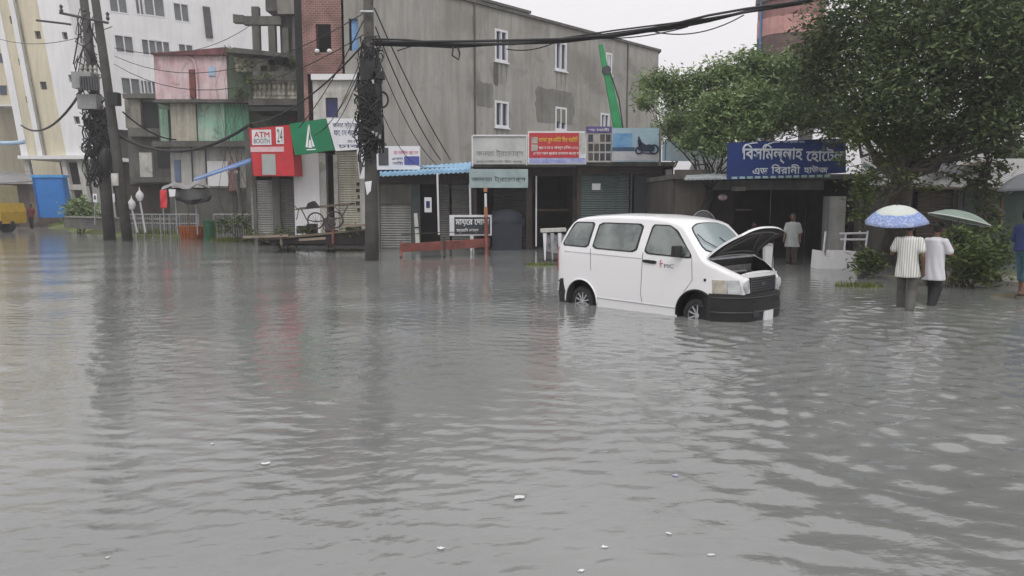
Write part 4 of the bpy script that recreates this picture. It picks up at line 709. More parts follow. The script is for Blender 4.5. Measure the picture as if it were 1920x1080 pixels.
part('shutter', T, SHUT_D, F_, (1084, 326, 1180, 480), -.3, -.12); part('mullion', T, STEELD, F_, (1180.3, 326, 1186, 480), -.3, 0); part('dark_shutter', T, mat('blue_black_shutter', (.045, .055, .06), .6, .3, 2), F_, (1186.3, 326, 1241, 480), -.3, -.15); part('pillar', T, WHITE_D, F_, (1245, 318, 1260, 480), -.3, .1); part('lintel', T, DARKW, F_, (1083, 312, 1244, 325.6), -.3, .05)
part('bolt_rail', T, METAL, F_, (1228, 386, 1254, 388), .11, .16); part('bolt_rail', T, METAL, F_, (1238, 330, 1240, 400), .0, .06); part('notice', T, SIGNW, F_, (1110, 344, 1126, 356), -.115, -.10)
# signs above
T = thing('pale_signboard', 'faded white signboard with grey lettering left of the red signboard', 'sign', tuple(at(935, 308, 30.2))); FM = front(30.2); part('board', T, mat('faded_sign_white', (.55, .56, .54), .7, .3, 1.5), FM, (887, 256, 986, 308), -.08, 0)
GI = mat('grey_ink', (.25, .26, .25), .7); text('জনতা ট্রেডার্স', FM, *FM.rect(892, 280, 982, 296, n=.01), .004, GI, T); text('রড সিমেন্ট ইট বালু', FM, *FM.rect(892, 300, 980, 306, n=.01), .004, GI, T)
part('frame', T, ALU, FM, (884.5, 254, 886.7, 312), -.1, .05); part('frame', T, ALU, FM, (986.3, 252, 989, 310), -.1, .05); part('frame', T, ALU, FM, (887, 252.5, 986, 255.5), -.1, .05)
T = thing('hanging_sign', 'pale green blue sign hanging under the faded white signboard', 'sign', tuple(at(935, 352, 29.6))); FN = front(29.6); part('board', T, mat('pale_aqua_sign', (.38, .48, .48), .7, .3, 1.5), FN, (880, 317, 990, 352), -.06, 0); text('জনতা ট্রেডার্স', FN, *FN.rect(884, 330, 986, 343, n=.01), .004, STEELD, T)
T = thing('red_signboard', 'red signboard with yellow lettering and a blue bottom band', 'sign', tuple(at(1044, 308, 30))); FO = front(30.0); part('board', T, ALU, FO, (990, 246, 1100, 308), -.08, 0)
def strip(r, m_, n1, nm='panel'): a = FO.rect(*r, n=n1); return MB().fbox(FO, *a, .003, n1).build(nm, m_, T)
strip((992, 249, 1086, 296), mat('sign_red', (.50, .045, .05), .6, .2, 3), .012); strip((1086.3, 249, 1098, 288), WHITE_D, .012, 'side_strip'); strip((992, 296.3, 1098, 306), mat('sign_blue_band', (.20, .26, .55), .6, .5, 4, col2=(.5, .5, .65)), .012, 'blue_band')
for y in (257, 271): a = FO.rect(996, y, 1008, y + 12, n=.02); MB().fbox(FO, *a, .013, .02).build('picture', mat('brick_picture', (.5, .48, .42), .7, .5, 5), T)
YI = mat('yellow_ink', (.75, .50, .06), .6); text('তাজা হুদ-বাইট িটন ঘরটিং', FO, *FO.rect(1010, 256, 1084, 269, n=.02), .014, YI, T, bold=.02); text('প্রোঃ মোঃ আবদুল হািলম ০১৭১', FO, *FO.rect(1010, 273, 1084, 281, n=.02), .014, INKW, T); text('এখােন সকল প্রকার মালামাল পাওয়া যায়', FO, *FO.rect(1000, 285, 1090, 292, n=.02), .014, INKW, T)
T = thing('collage_sign', 'narrow purple topped sign with a grid of small dark pictures', 'sign', tuple(at(1123, 303, 29.9))); FO2 = front(29.9)
part('board', T, WHITE_D, FO2, (1101, 249, 1146, 304), -.08, 0); part('top_band', T, mat('purple_band', (.13, .10, .26), .6), FO2, (1099, 237, 1147, 248.6), -.08, .03); text('সোনালী', FO2, *FO2.rect(1104, 240, 1142, 246, n=.03), .034, INKW, T)
for i in range(4):
    for j in range(3):
        if (i, j) in ((1, 0),): continue
        c_ = random.choice(((.07, .06, .07), (.12, .1, .09), (.05, .06, .08), (.2, .18, .2)))
        part('picture', T, mat('picture_%s' % ('umber', 'soot', 'slate', 'taupe')[(i + j) % 4], c_, .6, .6, 7), FO2, (1103 + i * 11, 252 + j * 17.5, 1112 + i * 11, 266 + j * 17.5), .003, .012)
T = thing('motorcycle_sign', 'pale blue billboard showing a dark cruiser motorcycle', 'sign', tuple(at(1191, 303, 29.8))); FV = front(29.8)
part('board', T, mat('billboard_pale', (.40, .55, .64), .6, .25, 1.3), FV, (1147.5, 240, 1236, 303), -.08, 0); part('blue_field', T, mat('billboard_blue_field', (.06, .22, .46), .6, .6, 1.6, col2=(.30, .50, .64)), FV, (1149, 250, 1186, 282), .003, .008)
part('sea_band', T, mat('billboard_navy', (.05, .09, .17), .6), FV, (1148, 276, 1190, 283), .009, .014); part('road_band', T, mat('billboard_road', (.55, .55, .58), .6), FV, (1148, 284, 1236, 301), .003, .008)
mk = MB(); Q = lambda x, y: FV.p(*FV.px(x, y, .015), .015)
for x, y, r_ in ((1198, 282, 6), (1226, 280, 8)): mk.tube([Q(x + r_ * math.cos(k * math.pi / 12), y + r_ * math.sin(k * math.pi / 12)) for k in range(25)], .035, 5)
mk.prism([Q(1196, 280), Q(1204, 284), Q(1226, 284), Q(1228, 276), Q(1218, 270), Q(1212, 272), Q(1205, 268), Q(1200, 262)], FV.n * .02); mk.prism([Q(1198, 254), Q(1195, 266), Q(1199, 276), Q(1203, 274)], FV.n * .02); mk.tube([Q(1198, 282), Q(1201, 262), Q(1196, 257)], .02, 5); mk.tube([Q(1200, 286), Q(1228, 289)], .025, 5); mk.build('motorcycle_picture', mat('billboard_ink_blue', (.02, .035, .07), .6), T)
part('post', T, CONC, FV, (1236.5, 236, 1241, 310), -.2, .02)
T = thing('blue_tarp_sign', 'pale blue and white plastic banner behind the tree limb', 'banner', tuple(at(1300, 302, 29.5))); FX = front(29.2); part('sheet', T, mat('pale_cyan_plastic', (.40, .62, .72), .5, .5, 1.6, col2=(.75, .78, .78)), FX, (1241.5, 266, 1362, 302), -.05, 0); part('blue_stripe', T, mat('cyan_band', (.10, .35, .5), .5), FX, (1246, 268, 1249, 300), .003, .012)
part('blue_stripe', T, mat('cyan_band', (0, 0, 0)), FX, (1292, 276, 1345, 282), .003, .012)
# ------------------------------------------------ hotel (restaurant) under the blue sign
T, F_, u0, u1, zt = shop_shell('restaurant', 'dark open restaurant front under the big blue sign', 'restaurant', 1263, 1612, 336, 25.6, 5.5, mat('dark_brown_wall', (.09, .078, .068), .9, .5, 1), CONC_D)  # interior walls in a dark brown, mottled by noise
part('front_wall', T, mat('brown_damp_plaster', (.13, .115, .10), .9, .4, 1, streak=.6), F_, (1264, 318, 1330, 500), -.3, 0); part('lintel', T, CONC_D, F_, (1330.5, 338, 1545, 356), -.3, .05); part('grey_beam', T, CONC, F_, (1372, 350, 1398, 358), .06, .12)
part('pillar', T, mat('grey_white_pillar', (.50, .50, .48), .8, .25, 2, streak=.3), F_, (1550, 368, 1587, 510), -.45, .1); part('door_panel', T, SHUT_DG, F_, (1588, 356, 1611, 510), -.4, -.2); part('display_shelf', T, WOOD, F_, (1380, 392, 1410, 395), -2.0, -1.2); part('inner_door', T, DARKW, F_, (1332, 356, 1378, 500), -1.6, -1.3)
part('inner_post', T, METAL, F_, (1508, 388, 1512, 480), -3, -2.9); part('inner_post', T, METAL, F_, (1444, 352, 1446, 420), -1.5, -1.45); part('step', T, CONC_D, F_, (1400, 487, 1545, 500), -4.5, -.5)
MB().prism([at(1283, 338, 24.2), at(1372, 336, 24.2), at(1372, 322, 26.4), at(1290, 326, 26.4)], (0, 0, .05)).build('tin_roof', mat_slats('light_tin_sheet', (.50, .54, .56), .12, 'X', metal=.3), T); MB().prism([at(1290, 326, 26.5), at(1372, 322, 26.5), at(1366, 300, 28.5), at(1300, 302, 28.5)], (0, 0, .05)).build('tin_roof', mat('tin_with_litter', (.5, .5, .5), .6, .6, 3), T)
T = thing('restaurant_sign', 'big navy blue sign with two lines of white Bengali lettering', 'sign', tuple(at(1475, 338, 24.4))); FZ = Frame((at(1475, 376, 24.2).x, 24.2, 0), R(2)); z_ = FZ.px
NB = mat('sign_navy_blue', (.010, .035, .17), .55, .25, 1)
MB().fquad(FZ, (z_(1364, 337), z_(1586, 324), z_(1586, 259), z_(1366, 268)), -.12, 0).build('board', NB, T)
IW = mat('sign_lettering_white', (.62, .66, .70), .6, .15, 4)
text('িবসিমল্লাহ', FZ, *FZ.rect(1391, 270, 1506, 307, n=.01), .004, IW, T, bold=.022); text('েহােটল', FZ, *FZ.rect(1511, 276, 1584, 304, n=.01), .004, IW, T, bold=.022)
def stroke(pts, w0=.018): 
    MB().tube([FZ.p(*FZ.px(x, y, .012), .012) for x, y in pts], w0, 5).build('flourish', IW, T)
stroke([(1393, 287), (1394, 278), (1399, 272), (1408, 269), (1420, 268)]); stroke([(1434, 285), (1436, 275), (1441, 270), (1450, 267), (1462, 266)])
text('এড', FZ, *FZ.rect(1411, 315, 1440, 327, n=.01), .004, IW, T, bold=.02); text('িবরানী', FZ, *FZ.rect(1446, 308, 1501, 326, n=.01), .004, IW, T, bold=.02); text('হাউজ', FZ, *FZ.rect(1507, 310, 1553, 325, n=.01), .004, IW, T, bold=.02)
text('সকল প্রকার খাবার', FZ, *FZ.rect(1468, 264.5, 1509, 269, n=.01), .004, IW, T); text('মোবাইল', FZ, *FZ.rect(1540, 262, 1570, 268, n=.01), .004, IW, T)
mb = MB()
for k in range(13): u, v = FZ.px(1377 + k * 14.5, 333.4 - k * .32); mb.fbox(FZ, u - .085, v - .035, u + .085, v + .035, .004, .014)
mb.build('fringe', mat('pale_aqua_fringe', (.35, .5, .52), .6), T)
for lb, (x, y) in (('small red and white box on the upper right of the blue sign', (1561, 247)),):
    T = thing('meter_box', lb, 'box', tuple(at(x, y + 10, 24.1))); F_ = front(24.1); part('box', T, WHITE_D, F_, (1554, 237, 1567, 247), -.2, 0); part('lower_box', T, RUST, F_, (1555, 247.3, 1566, 257), -.2, -.02)
c = at(1602, 272, 23.8); tag(MB().tube([c + Vector((.13 * math.cos(k * math.pi / 10), 0, .13 * math.sin(k * math.pi / 10))) for k in range(21)], .028, 6).build('round_ring', ALU), 'small round white ring hanging right of the blue sign', 'ring')
# white step with railing
T = thing('white_step', 'white painted block with a notched top beside the hotel pillar', 'step', tuple(gp(1570, 500))); F_ = front(22.2)
wb_ = MB(); pts = [F_.p(*F_.px(x, y), 0) for x, y in ((1534, 512), (1608, 512), (1608, 472), (1566, 471), (1563, 484), (1556, 489), (1548, 485), (1545, 471), (1538, 470))]; wb_.prism(pts, (0, .6, 0)); wb_.build('block', WHITE, T)
T = thing('step_railing', 'white metal railing above the white step', 'railing', tuple(at(1585, 470, 22.8))); F_ = front(22.1)
for a_, b_ in (((1548, 434), (1544, 471)), ((1586, 436), (1583, 470)), ((1627, 433), (1622, 472)), ((1574, 438), (1626, 437)), ((1576, 449), (1624, 449)), ((1612, 438), (1612, 433))): MB().tube([at(*a_, 22.15), at(*b_, 22.15)], .028, 8).build('bar', ALU, T)
T = thing('white_bollard', 'square white concrete bollard behind the raised bonnet', 'bollard', tuple(gp(1443, 492))); MB().prism([at(1435, 460, 23), at(1450, 460, 23), at(1450, 505, 23), at(1435, 505, 23)], (0, .24, 0)).build('block', WHITE, T); MB().prism([at(1434, 459.6, 22.97), at(1451, 459.6, 22.97), at(1451, 457, 22.97), at(1434, 457, 22.97)], (0, .3, 0)).build('cap', WHITE_D, T)
T = thing('cloth_bundle', 'small pinkish cloth bundle on a peg beside the doorway', 'bundle', tuple(at(1355, 370, 25))); MB().ell(at(1355, 370, 25.2), (.15, .08, .1), 12, 8).build('cloth', mat('pinkish_cloth', (.5, .4, .4), .9, .7, 9), T)
T = thing('parked_umbrella', 'grey umbrella frame arc seen over the van roof beside the doorway', 'umbrella', tuple(gp(1318, 470))); c = at(1318, 430, 24)
MB().tube([c + Vector((.42 * math.cos(t_), 0, .58 * math.sin(t_))) for t_ in [math.pi * k / 14 for k in range(15)]], .016, 6).build('rim', METAL, T); MB().lathe(c, [(.41, .05), (.36, .3), (.2, .5), (0, .56)], 18).build('canopy', mat('dark_umbrella_cloth', (.05, .05, .055), .7), T, smooth=True); MB().tube([c + Vector((0, 0, .56)), (c.x, c.y, -.2)], .012, 6).build('shaft', METAL, T)
# ------------------------------------------------ sheds at the right
T, F_, u0, u1, zt = shop_shell('brown_shutter_shed', 'brown shuttered shed behind the blue umbrella', 'shed', 1613, 1798, 352, 25.3, .6, mat('grey_brown_render', (.17, .155, .135), .9, .35, 1.5, streak=.5), CONC_D)
part('front_wall', T, mat('grey_brown_render', (0, 0, 0)), F_, (1614, 352, 1712, 512), -.3, -.05); part('shutter', T, SHUT_B, F_, (1713, 360, 1798, 512), -.3, -.12); part('eave_board', T, CONC, F_, (1755, 349, 1800, 353), .0, .15)
T, F_, u0, u1, zt = shop_shell('green_wall_shed', 'dull green walled shed behind the leafy weeds', 'shed', 1798.6, 2080, 358, 25.2, 1.5, CONC_D, CONC_D)
part('front_wall', T, mat('dull_green_board', (.085, .12, .10), .85, .3, 1.2, streak=.4), F_, (1799, 358, 2078, 520), -.3, 0); part('seam', T, DARK, F_, (1850, 360, 1851.5, 515), .002, .01); part('orange_batten', T, mat('orange_wood', (.34, .17, .08), .8, .5, 3), F_, (1876, 370, 1882, 425), .003, .06)
TIN = mat_slats('grey_corrugated_tin', (.36, .36, .35), .15, 'X', metal=.15)
for lb, q in (('dark tin sheet roof sloping up behind the tree fork', (at(1614, 350, 24.6), at(1760, 352, 24.6), at(1800, 262, 30), at(1614, 262, 30))), ('grey tin roof right of the tree fork', (at(1735, 325, 25), at(1862, 300, 25.5), at(1868, 252, 30), at(1800, 250, 30))), ('low grey tin roof over the green walled shed', (at(1752, 352, 24.4), at(1960, 356, 24.4), at(1960, 300, 28), at(1800, 300, 28)))):
    T = thing('tin_roof', lb, 'roof', tuple(q[0])); MB().prism(q, (0, 0, .05)).build('sheet', TIN, T); MB().tube([q[0], q[1]], .05, 6).build('edge_batten', WOOD, T)
T = thing('tarpaulin', 'torn bluish white tarpaulin edge on the tin roof left of the tree fork', 'tarpaulin', tuple(at(1650, 315, 21.2))); TP = mat('bluish_white_plastic', (.50, .62, .66), .5, .5, 5)
drape('sheet', [[at(1618, 305, 21.5), at(1635, 316, 21.4), at(1655, 318, 21.4), at(1672, 308, 21.5)], [at(1620, 312, 21.2), at(1636, 324, 21.1), at(1656, 325, 21.1), at(1674, 318, 21.2)]], TP, T)
T = thing('tarpaulin', 'bluish white tarpaulin strip right of the tree fork', 'tarpaulin', tuple(at(1725, 310, 21.2))); drape('sheet', [[at(1694, 310, 21.5), at(1715, 306, 21.4), at(1740, 300, 21.4), at(1755, 300, 21.5)], [at(1695, 320, 21.2), at(1716, 316, 21.1), at(1738, 308, 21.1), at(1752, 304, 21.2)]], TP, T)
T = thing('dark_roof_box', 'small dark tin box roof standing on the low tin roof', 'roof', tuple(at(1800, 320, 22.5))); MB().prism([at(1765, 322, 22), at(1800, 330, 22), at(1808, 312, 22.6), at(1785, 308, 22.6)], (0, .8, .08)).build('sheet', STEELD, T)
T = thing('hose', 'pale hose sagging between the tree and the creeper trunk', 'hose', tuple(at(1700, 230, 20))); MB().tube(sag(at(1665, 226, 20), at(1838, 228, 20), .2), .018, 6).build('tube', mat('pale_hose', (.4, .4, .4), .6), T)
# ------------------------------------------------------------------ poles and wires
POLE = mat('dark_wet_pole_concrete', (.085, .080, .072), .85, .4, 2.5, streak=.5, bump=.4)
def cable(a, b, d, r=.02, mb=None, n=12): mb = mb or MB(); mb.tube(sag(a, b, d, n), r, 5); return mb
rg = random.Random(12)
T = thing('power_pole', 'thick dark concrete power pole choked with black cable coils in the middle of the picture', 'power pole', tuple(gp(697, 488)))
b0 = gp(697, 488); Yp = b0.y; MB().tube([b0 + Vector((0, 0, -.4)), at(697, 420, Yp), at(693, 200, Yp), at(690, -60, Yp)], [.225, .215, .18, .15], 20).build('shaft', POLE, T, smooth=True)
kn = MB()      # cable tangle: many loops hugging the pole
for i in range(120):
    py = rg.choice((rg.uniform(85, 290), rg.uniform(150, 285))); c = at(694 + rg.uniform(-14, 12), py, Yp + rg.uniform(-.2, .1)); rx = rg.uniform(.10, .34); rz = rg.uniform(.12, .5); t0 = rg.uniform(0, 6); tilt = rg.uniform(-.8, .8)
    kn.tube([c + Vector((rx * math.cos(t0 + k * .55) * math.cos(tilt), .28 * math.sin(t0 + k * .55) - .1, rz * math.sin(t0 * 2 + k * .5) + rx * math.cos(t0 + k * .55) * math.sin(tilt))) for k in range(rg.randint(8, 13))], rg.uniform(.012, .028), 5)
for i in range(44): x = rg.uniform(672, 712); kn.tube([at(x + rg.uniform(-10, 10), rg.uniform(90, 140), Yp - .25), at(x + rg.uniform(-8, 8), rg.uniform(170, 220), Yp - .33), at(x + rg.uniform(-10, 14), rg.uniform(235, 290), Yp - .28)], rg.uniform(.012, .03), 5)
kn.build('cable_tangle', CABLE, T, smooth=True)
for (x0, y0, x1, y1, d) in ((676, 110, 704, 150, .42), (672, 158, 712, 196, .5), (680, 196, 708, 236, .5), (674, 232, 716, 262, .5), (700, 134, 720, 148, .3)):
    p0, p1 = at(x0, y1, Yp - .32), at(x1, y0, Yp - .32); MB().box(p0.x, Yp - .36, p0.z, p1.x, Yp - .36 + d, p1.z).build('junction_box', BLACK, T)
for x, y in ((717, 187),):
    for k in range(3): c = at(x, y, Yp - .2 - .04 * k); r_ = .19 + .01 * k; MB().tube([c + Vector((r_ * .9 * math.cos(j * math.pi / 10), 0, r_ * 1.2 * math.sin(j * math.pi / 10))) for j in range(21)], .022, 5).build('cable_coil', CABLE, T)
for (x, y) in ((699, 249), (706, 252), (699, 153), (712, 256)): c = at(x, y, Yp - .42); MB().box(c.x - .035, c.y, c.z - .06, c.x + .035, c.y + .05, c.z + .06).build('connector', WHITE_D, T)
MB().prism([at(684, 341, Yp - .24), at(697, 339, Yp - .24), at(695, 358, Yp - .24), at(688, 366, Yp - .24)], (0, .03, 0)).build('paper_notice', SIGNW, T)
MB().tube([at(676, 22, Yp - .25), at(700, 22, Yp - .25)], .04, 8).build('clamp', METAL, T)
# overhead bundle to the right
T = thing('cable_bundle', 'thick sagging bundle of black cables running from the central pole to the upper right', 'cable', tuple(at(700, 80, Yp)))
way = [(698, 79), (760, 80), (850, 84), (960, 82), (1050, 75), (1150, 64), (1250, 50), (1330, 36), (1400, 22), (1500, 2), (1620, -26)]
for k in range(9):
    o = rg.uniform(-1, 1); pts = [at(x + rg.uniform(-2, 2), y + o * 3 + rg.uniform(-1.4, 1.4) + (abs(o) * 4 * math.sin(i * 1.3 + k)), Yp + .9 * i * .1 + o * .1) for i, (x, y) in enumerate(way)]
    MB().tube(pts, rg.uniform(.022, .042), 6).build('strand', CABLE, T, smooth=True)
for (a_, b_, d) in (((1228, 60), (1395, 28), .28), ((745, 95), (800, 78), .0), ((950, 92), (1040, 80), .12), ((1130, 72), (1290, 50), .1)): MB().tube(sag(at(*a_, Yp + .7), at(*b_, Yp + .7), d), .02, 5).build('strand', CABLE, T, smooth=True)
mb = MB(); mb.tube([at(850, 86, Yp + .1), at(848, 104, Yp + .1), at(860, 112, Yp + .1), at(862, 100, Yp + .1), at(858, 88, Yp + .1)], .03, 5); mb.build('slack_loop', CABLE, T, smooth=True)
wires = [((702, 15), (845, 300), 25.2, 30.9, .25, 'cable sloping from the pole top down to the blue awning', .022), ((704, 50), (826, 300), 25.2, 30.9, .35, 'second cable sloping down right of the pole, under the first', .022), ((702, 90), (820, 310), 25, 30.9, .5, 'lowest sagging cable right of the central pole', .016), ((712, 200), (795, 312), 25, 31, .5, 'thin cable from the coil to the white poster sign', .012),
         ((700, 0), (560, 240), 25.2, 31, .3, 'black drop cable from the pole to above the green sign', .018), ((690, 95), (628, 235), 25, 32, .25, 'cable running down left from the tangle, nearest the pole', .016), ((684, 90), (605, 245), 25, 32, .35, 'cable running down left from the tangle, middle one', .014), ((682, 115), (588, 255), 25, 32, .4, 'cable running down left from the tangle, farthest from the pole', .014), ((686, 140), (652, 250), 25, 32, .2, 'short cable hanging over the white blue sign', .012),
         ((470, 232), (215, 250), 33, 38, 1.0, 'thick black cable sagging from the red booth towards the lamp poles', .07), ((682, 82), (470, 232), 25.2, 33, .5, 'cable from the central pole to the red booth sign', .03),
         ((210, 50), (-30, 62), 38, 60, .8, 'thin upper wire from the double pole out of the left edge', .02), ((165, 150), (40, 235), 38, 60, 1.2, 'sagging thick wire from the transformer towards the cream block', .07), ((215, 90), (480, 40), 38, 48, .9, 'thin wire crossing the white apartment building', .018), ((215, 105), (690, 20), 38, 25.2, 1.3, 'long thin wire between the double pole and the central pole', .016), ((214, 120), (690, 60), 38, 25.2, 1.5, 'lower long thin wire between the double pole and the central pole', .016), ((230, 210), (330, 262), 38, 44, .3, 'black cable from the lamp poles to the green storey', .04)]
for a_, b_, ya, yb, d, lb, r_ in wires:
    tag(cable(at(*a_, ya), at(*b_, yb), d, r_).build('wire', CABLE, smooth=True), lb, 'wire')
# left pair of poles
T = thing('transformer_pole', 'dark leaning pole carrying a transformer and black cable clumps at the left', 'power pole', tuple(gp(203, 440, .1))); Yl = 38.5
MB().tube([at(206, 452, Yl), at(196, 330, Yl), at(176, 160, Yl), at(150, -60, Yl)], [.28, .27, .22, .18], 16).build('shaft', POLE, T, smooth=True)
MB().box(at(148, 168, 38).x, 37.4, at(148, 168, 38).z, at(182, 138, 38).x, 38.2, at(182, 138, 38).z).build('transformer', mat('transformer_grey', (.30, .31, .30), .6, .3, 3), T)
for k in range(4): c = at(152 + 9 * k, 136, 37.8); MB().lathe(c - Vector((0, 0, .1)), [(.06, 0), (.09, .1), (.05, .2), (.09, .3), (.03, .45)], 10).build('insulator', WHITE_D, T)
for k in range(7): c = at(151 + 5 * k, 155, 37.32); MB().box(c.x - .04, c.y, c.z - .35, c.x + .04, c.y + .07, c.z + .3).build('cooling_fin', STEELD, T)
MB().box(at(152, 205, 38).x, 37.7, at(152, 205, 38).z, at(186, 178, 38).x, 38.3, at(186, 178, 38).z).build('meter_box', mat('transformer_grey', (0, 0, 0)), T)
MB().tube([at(68, 38, Yl), at(120, 44, Yl), at(133, 46, Yl)], .05, 6).build('bracket_arm', STEELD, T)
kn = MB()
for i in range(150):
    c = at(182 + rg.uniform(-20, 18), rg.uniform(200, 330), Yl + rg.uniform(-.4, 0)); rx = rg.uniform(.1, .4); rz = rg.uniform(.2, .7); t0 = rg.uniform(0, 6)
    kn.tube([c + Vector((rx * math.cos(t0 + k * .6), .25 * math.sin(t0 + k * .5), rz * math.sin(t0 * 2 + k * .5))) for k in range(9)], rg.uniform(.02, .045), 5)
for i in range(30):
    c = at(168 + rg.uniform(-22, 16), rg.uniform(10, 130), Yl + rg.uniform(-.4, 0)); kn.tube([c, c + Vector((rg.uniform(-.4, .4), 0, -rg.uniform(.3, .9))), c + Vector((rg.uniform(-.7, .7), .1, -rg.uniform(.9, 2)))], rg.uniform(.018, .035), 5)
kn.build('cable_tangle', CABLE, T, smooth=True)
MB().ell(at(198, 300, Yl - .3), (.30, .28, .7), 16, 10).build('wrapped_splice', BLACK, T)
T = thing('steel_pole', 'tall dark pole leaning left with a long crossarm, right hand one of the pair', 'power pole', tuple(gp(236, 446))); MB().tube([at(240, 458, 37.5), at(224, 330, 37.5), at(196, 120, 37.5), at(167, -80, 37.5)], [.24, .23, .2, .17], 16).build('shaft', POLE, T, smooth=True)
MB().tube([at(112, 24, 37.2), at(160, 34, 37.2), at(203, 43, 37.2)], .06, 6).build('crossarm', STEELD, T)
for x, y in ((115, 20), (158, 28), (202, 34)): MB().lathe(at(x, y, 37.2), [(.05, -.1), (.09, 0), (.05, .1), (.09, .2), (0, .3)], 10).build('insulator', STEELD, T)
MB().box(at(206, 198, 37.1).x, 36.9, at(206, 198, 37.1).z, at(223, 174, 37.1).x, 37.3, at(223, 174, 37.1).z).build('junction_box', BLACK, T)
MB().prism([at(208, 325, 37.1), at(221, 325, 37.1), at(222, 348, 37.1), at(210, 348, 37.1)], (0, .06, 0)).build('notice', WHITE_D, T)
# ------------------------------------------------------------------ the van
WV, LV = 1.66, 3.90
VAN = thing('white_van', 'white minivan with its bonnet raised, stranded in the flood water', 'van', (0, 0, 0))
PAINT = mat('white_car_paint', (.80, .80, .80), .28, .03, .8, coat=.6, bump=0); VBLK = mat('black_bumper_plastic', (.014, .0145, .015), .5, .3, 5)
VGL = mat('grey_green_van_glass', (.07, .09, .085), .06, .25, 1.5, col2=(.19, .22, .205), spec=.9, coat=.3, thr=(.42, .6)); WSG = mat('windscreen_glass', (.30, .36, .37), .06, .2, .8, spec=.9, coat=.4); SEAM = mat('panel_gap', (.10, .10, .10), .8)  # side glass blotches imitate the lit interior; windscreen base carries the sky reflection
TOPK = [(0, .98), (.03, 1.02), (.10, 1.16), (.22, 1.38), (.30, 1.48), (.40, 1.545), (.6, 1.58), (1.2, 1.61), (2.0, 1.60), (2.4, 1.565), (2.62, 1.52), (2.74, 1.47), (2.9, 1.31), (3.05, 1.145), (3.18, 1.0), (3.26, .945), (3.45, .875), (3.62, .79), (3.72, .735), (3.78, .70), (3.80, .66)]
def top(s): 
    for (a, za), (b, zb) in zip(TOPK, TOPK[1:]):
        if s <= b: return za + (zb - za) * (s - a) / (b - a)
    return TOPK[-1][1]
def planw(s):
    w_ = WV / 2
    if s < .12: w_ -= .06 * (1 - s / .12) ** 2
    if s > 3.0: w_ -= .08 * ((s - 3.0) / .8) ** 2
    if s > 3.36: w_ -= .20 * ((s - 3.36) / .44) ** 2
    return w_
def width(s, z):
    w_ = planw(s)
    if z < .35: w_ -= .03 * ((.35 - z) / .5) ** 1.5
    if z > .92: w_ -= .155 * min(1, (z - .92) / .60) ** 1.15
    elif z > .70: w_ -= .0
    return w_
NA, NT = 7, 6
def section(s):
    T_ = top(s); zs = [-.16, -.05, .08, .2, .35, .5, .62, .74, .84]; r = .075; zc = T_ - r - .035
    side = [z for z in zs if z < zc - .02]; k = len(zs); lo = -.16
    zz = [lo + (zc - lo) * (z - lo) / (1.45 + .16) for z in (-.16, -.02, .12, .26, .4, .54, .68, .82, .95, 1.08, 1.2, 1.32, 1.45)]
    # keep a level line at the belt where possible
    pts = [(-width(s, z), z) for z in zz]; wc = width(s, zc)
    for i in range(1, NA + 1): a = math.pi / 2 * i / NA * .86; pts.append((-(wc - r) - r * math.cos(a), zc + r * math.sin(a)))
    y0, z0 = pts[-1]
    for i in range(1, NT + 1): t_ = i / NT; y = y0 * (1 - t_); pts.append((y, z0 + (T_ - z0) * (1 - (y / y0) ** 2)))
    return pts
def topz(s, y):
    pts = section(s)
    y = -abs(y)
    for (ya, za), (yb, zb) in zip(pts[13 + NA - 1:], pts[13 + NA:]):
        if y <= yb: return za + (zb - za) * (y - ya) / max(yb - ya, 1e-9)
    return pts[-1][1]
st = sorted(set([k[0] for k in TOPK] + [.5, .8, 1.0, 1.4, 1.7, 2.2, 2.5, 2.68, 2.82, 2.97, 3.12, 3.22, 3.35, 3.54, 3.67]))
st = [s for s in st]
V_ = []; Fc = []
for s in st:
    h = section(s); full = h + [(-y, z) for y, z in h[-2::-1]]; V_.append([(s, y, z) for y, z in full])
nr = len(V_[0]); mb = MB(); vs = [p for r in V_ for p in r]
for i in range(len(st) - 1):
    for j in range(nr - 1): Fc.append((i * nr + j, i * nr + j + 1, (i + 1) * nr + j + 1, (i + 1) * nr + j))
    Fc.append((i * nr + nr - 1, i * nr, (i + 1) * nr, (i + 1) * nr + nr - 1))
Fc.append(tuple(range(nr))); Fc.append(tuple((len(st) - 1) * nr + j for j in range(nr))[::-1]); mb.add(vs, Fc)
body = mb.build('body', [PAINT, VBLK], smooth=R(32)); 
RW, FW_ = .62, 3.10; HUB = .045; RT = .275
def cutter(mbx): o = mbx.build('cut', [VBLK, VBLK]); return o
cuts = []
for sx in (RW, FW_):
    for sd in (-1, 1):
        y0 = sd * (WV / 2 + .1); cuts.append(cutter(MB().lathe((sx, y0, HUB + .02), [(0, 0), (.375, 0), (.375, .36), (0, .36)], 40, ax=(0, -sd, 0))))
eb = MB(); eb.prism([(3.24, -.70, .36), (3.45, -.68, .36), (3.60, -.61, .36), (3.71, -.53, .36), (3.71, .53, .36), (3.60, .61, .36), (3.45, .68, .36), (3.24, .70, .36)], (0, 0, .9)); cuts.append(cutter(eb))
for c_ in cuts: m_ = body.modifiers.new('b', 'BOOLEAN'); m_.operation = 'DIFFERENCE'; m_.object = c_; m_.solver = 'EXACT'
bpy.context.view_layer.update(); bake(body, 0)
for c_ in cuts: bpy.data.objects.remove(c_)
body.parent = VAN
def vpart(o): o.parent = VAN; return o
def chaikin(P, n=2, q=.18):
    for _ in range(n): P = [p for a, b in zip(P, P[1:] + P[:1]) for p in ((a[0] * (1 - q) + b[0] * q, a[1] * (1 - q) + b[1] * q), (a[0] * q + b[0] * (1 - q), a[1] * q + b[1] * (1 - q)))]
    return P
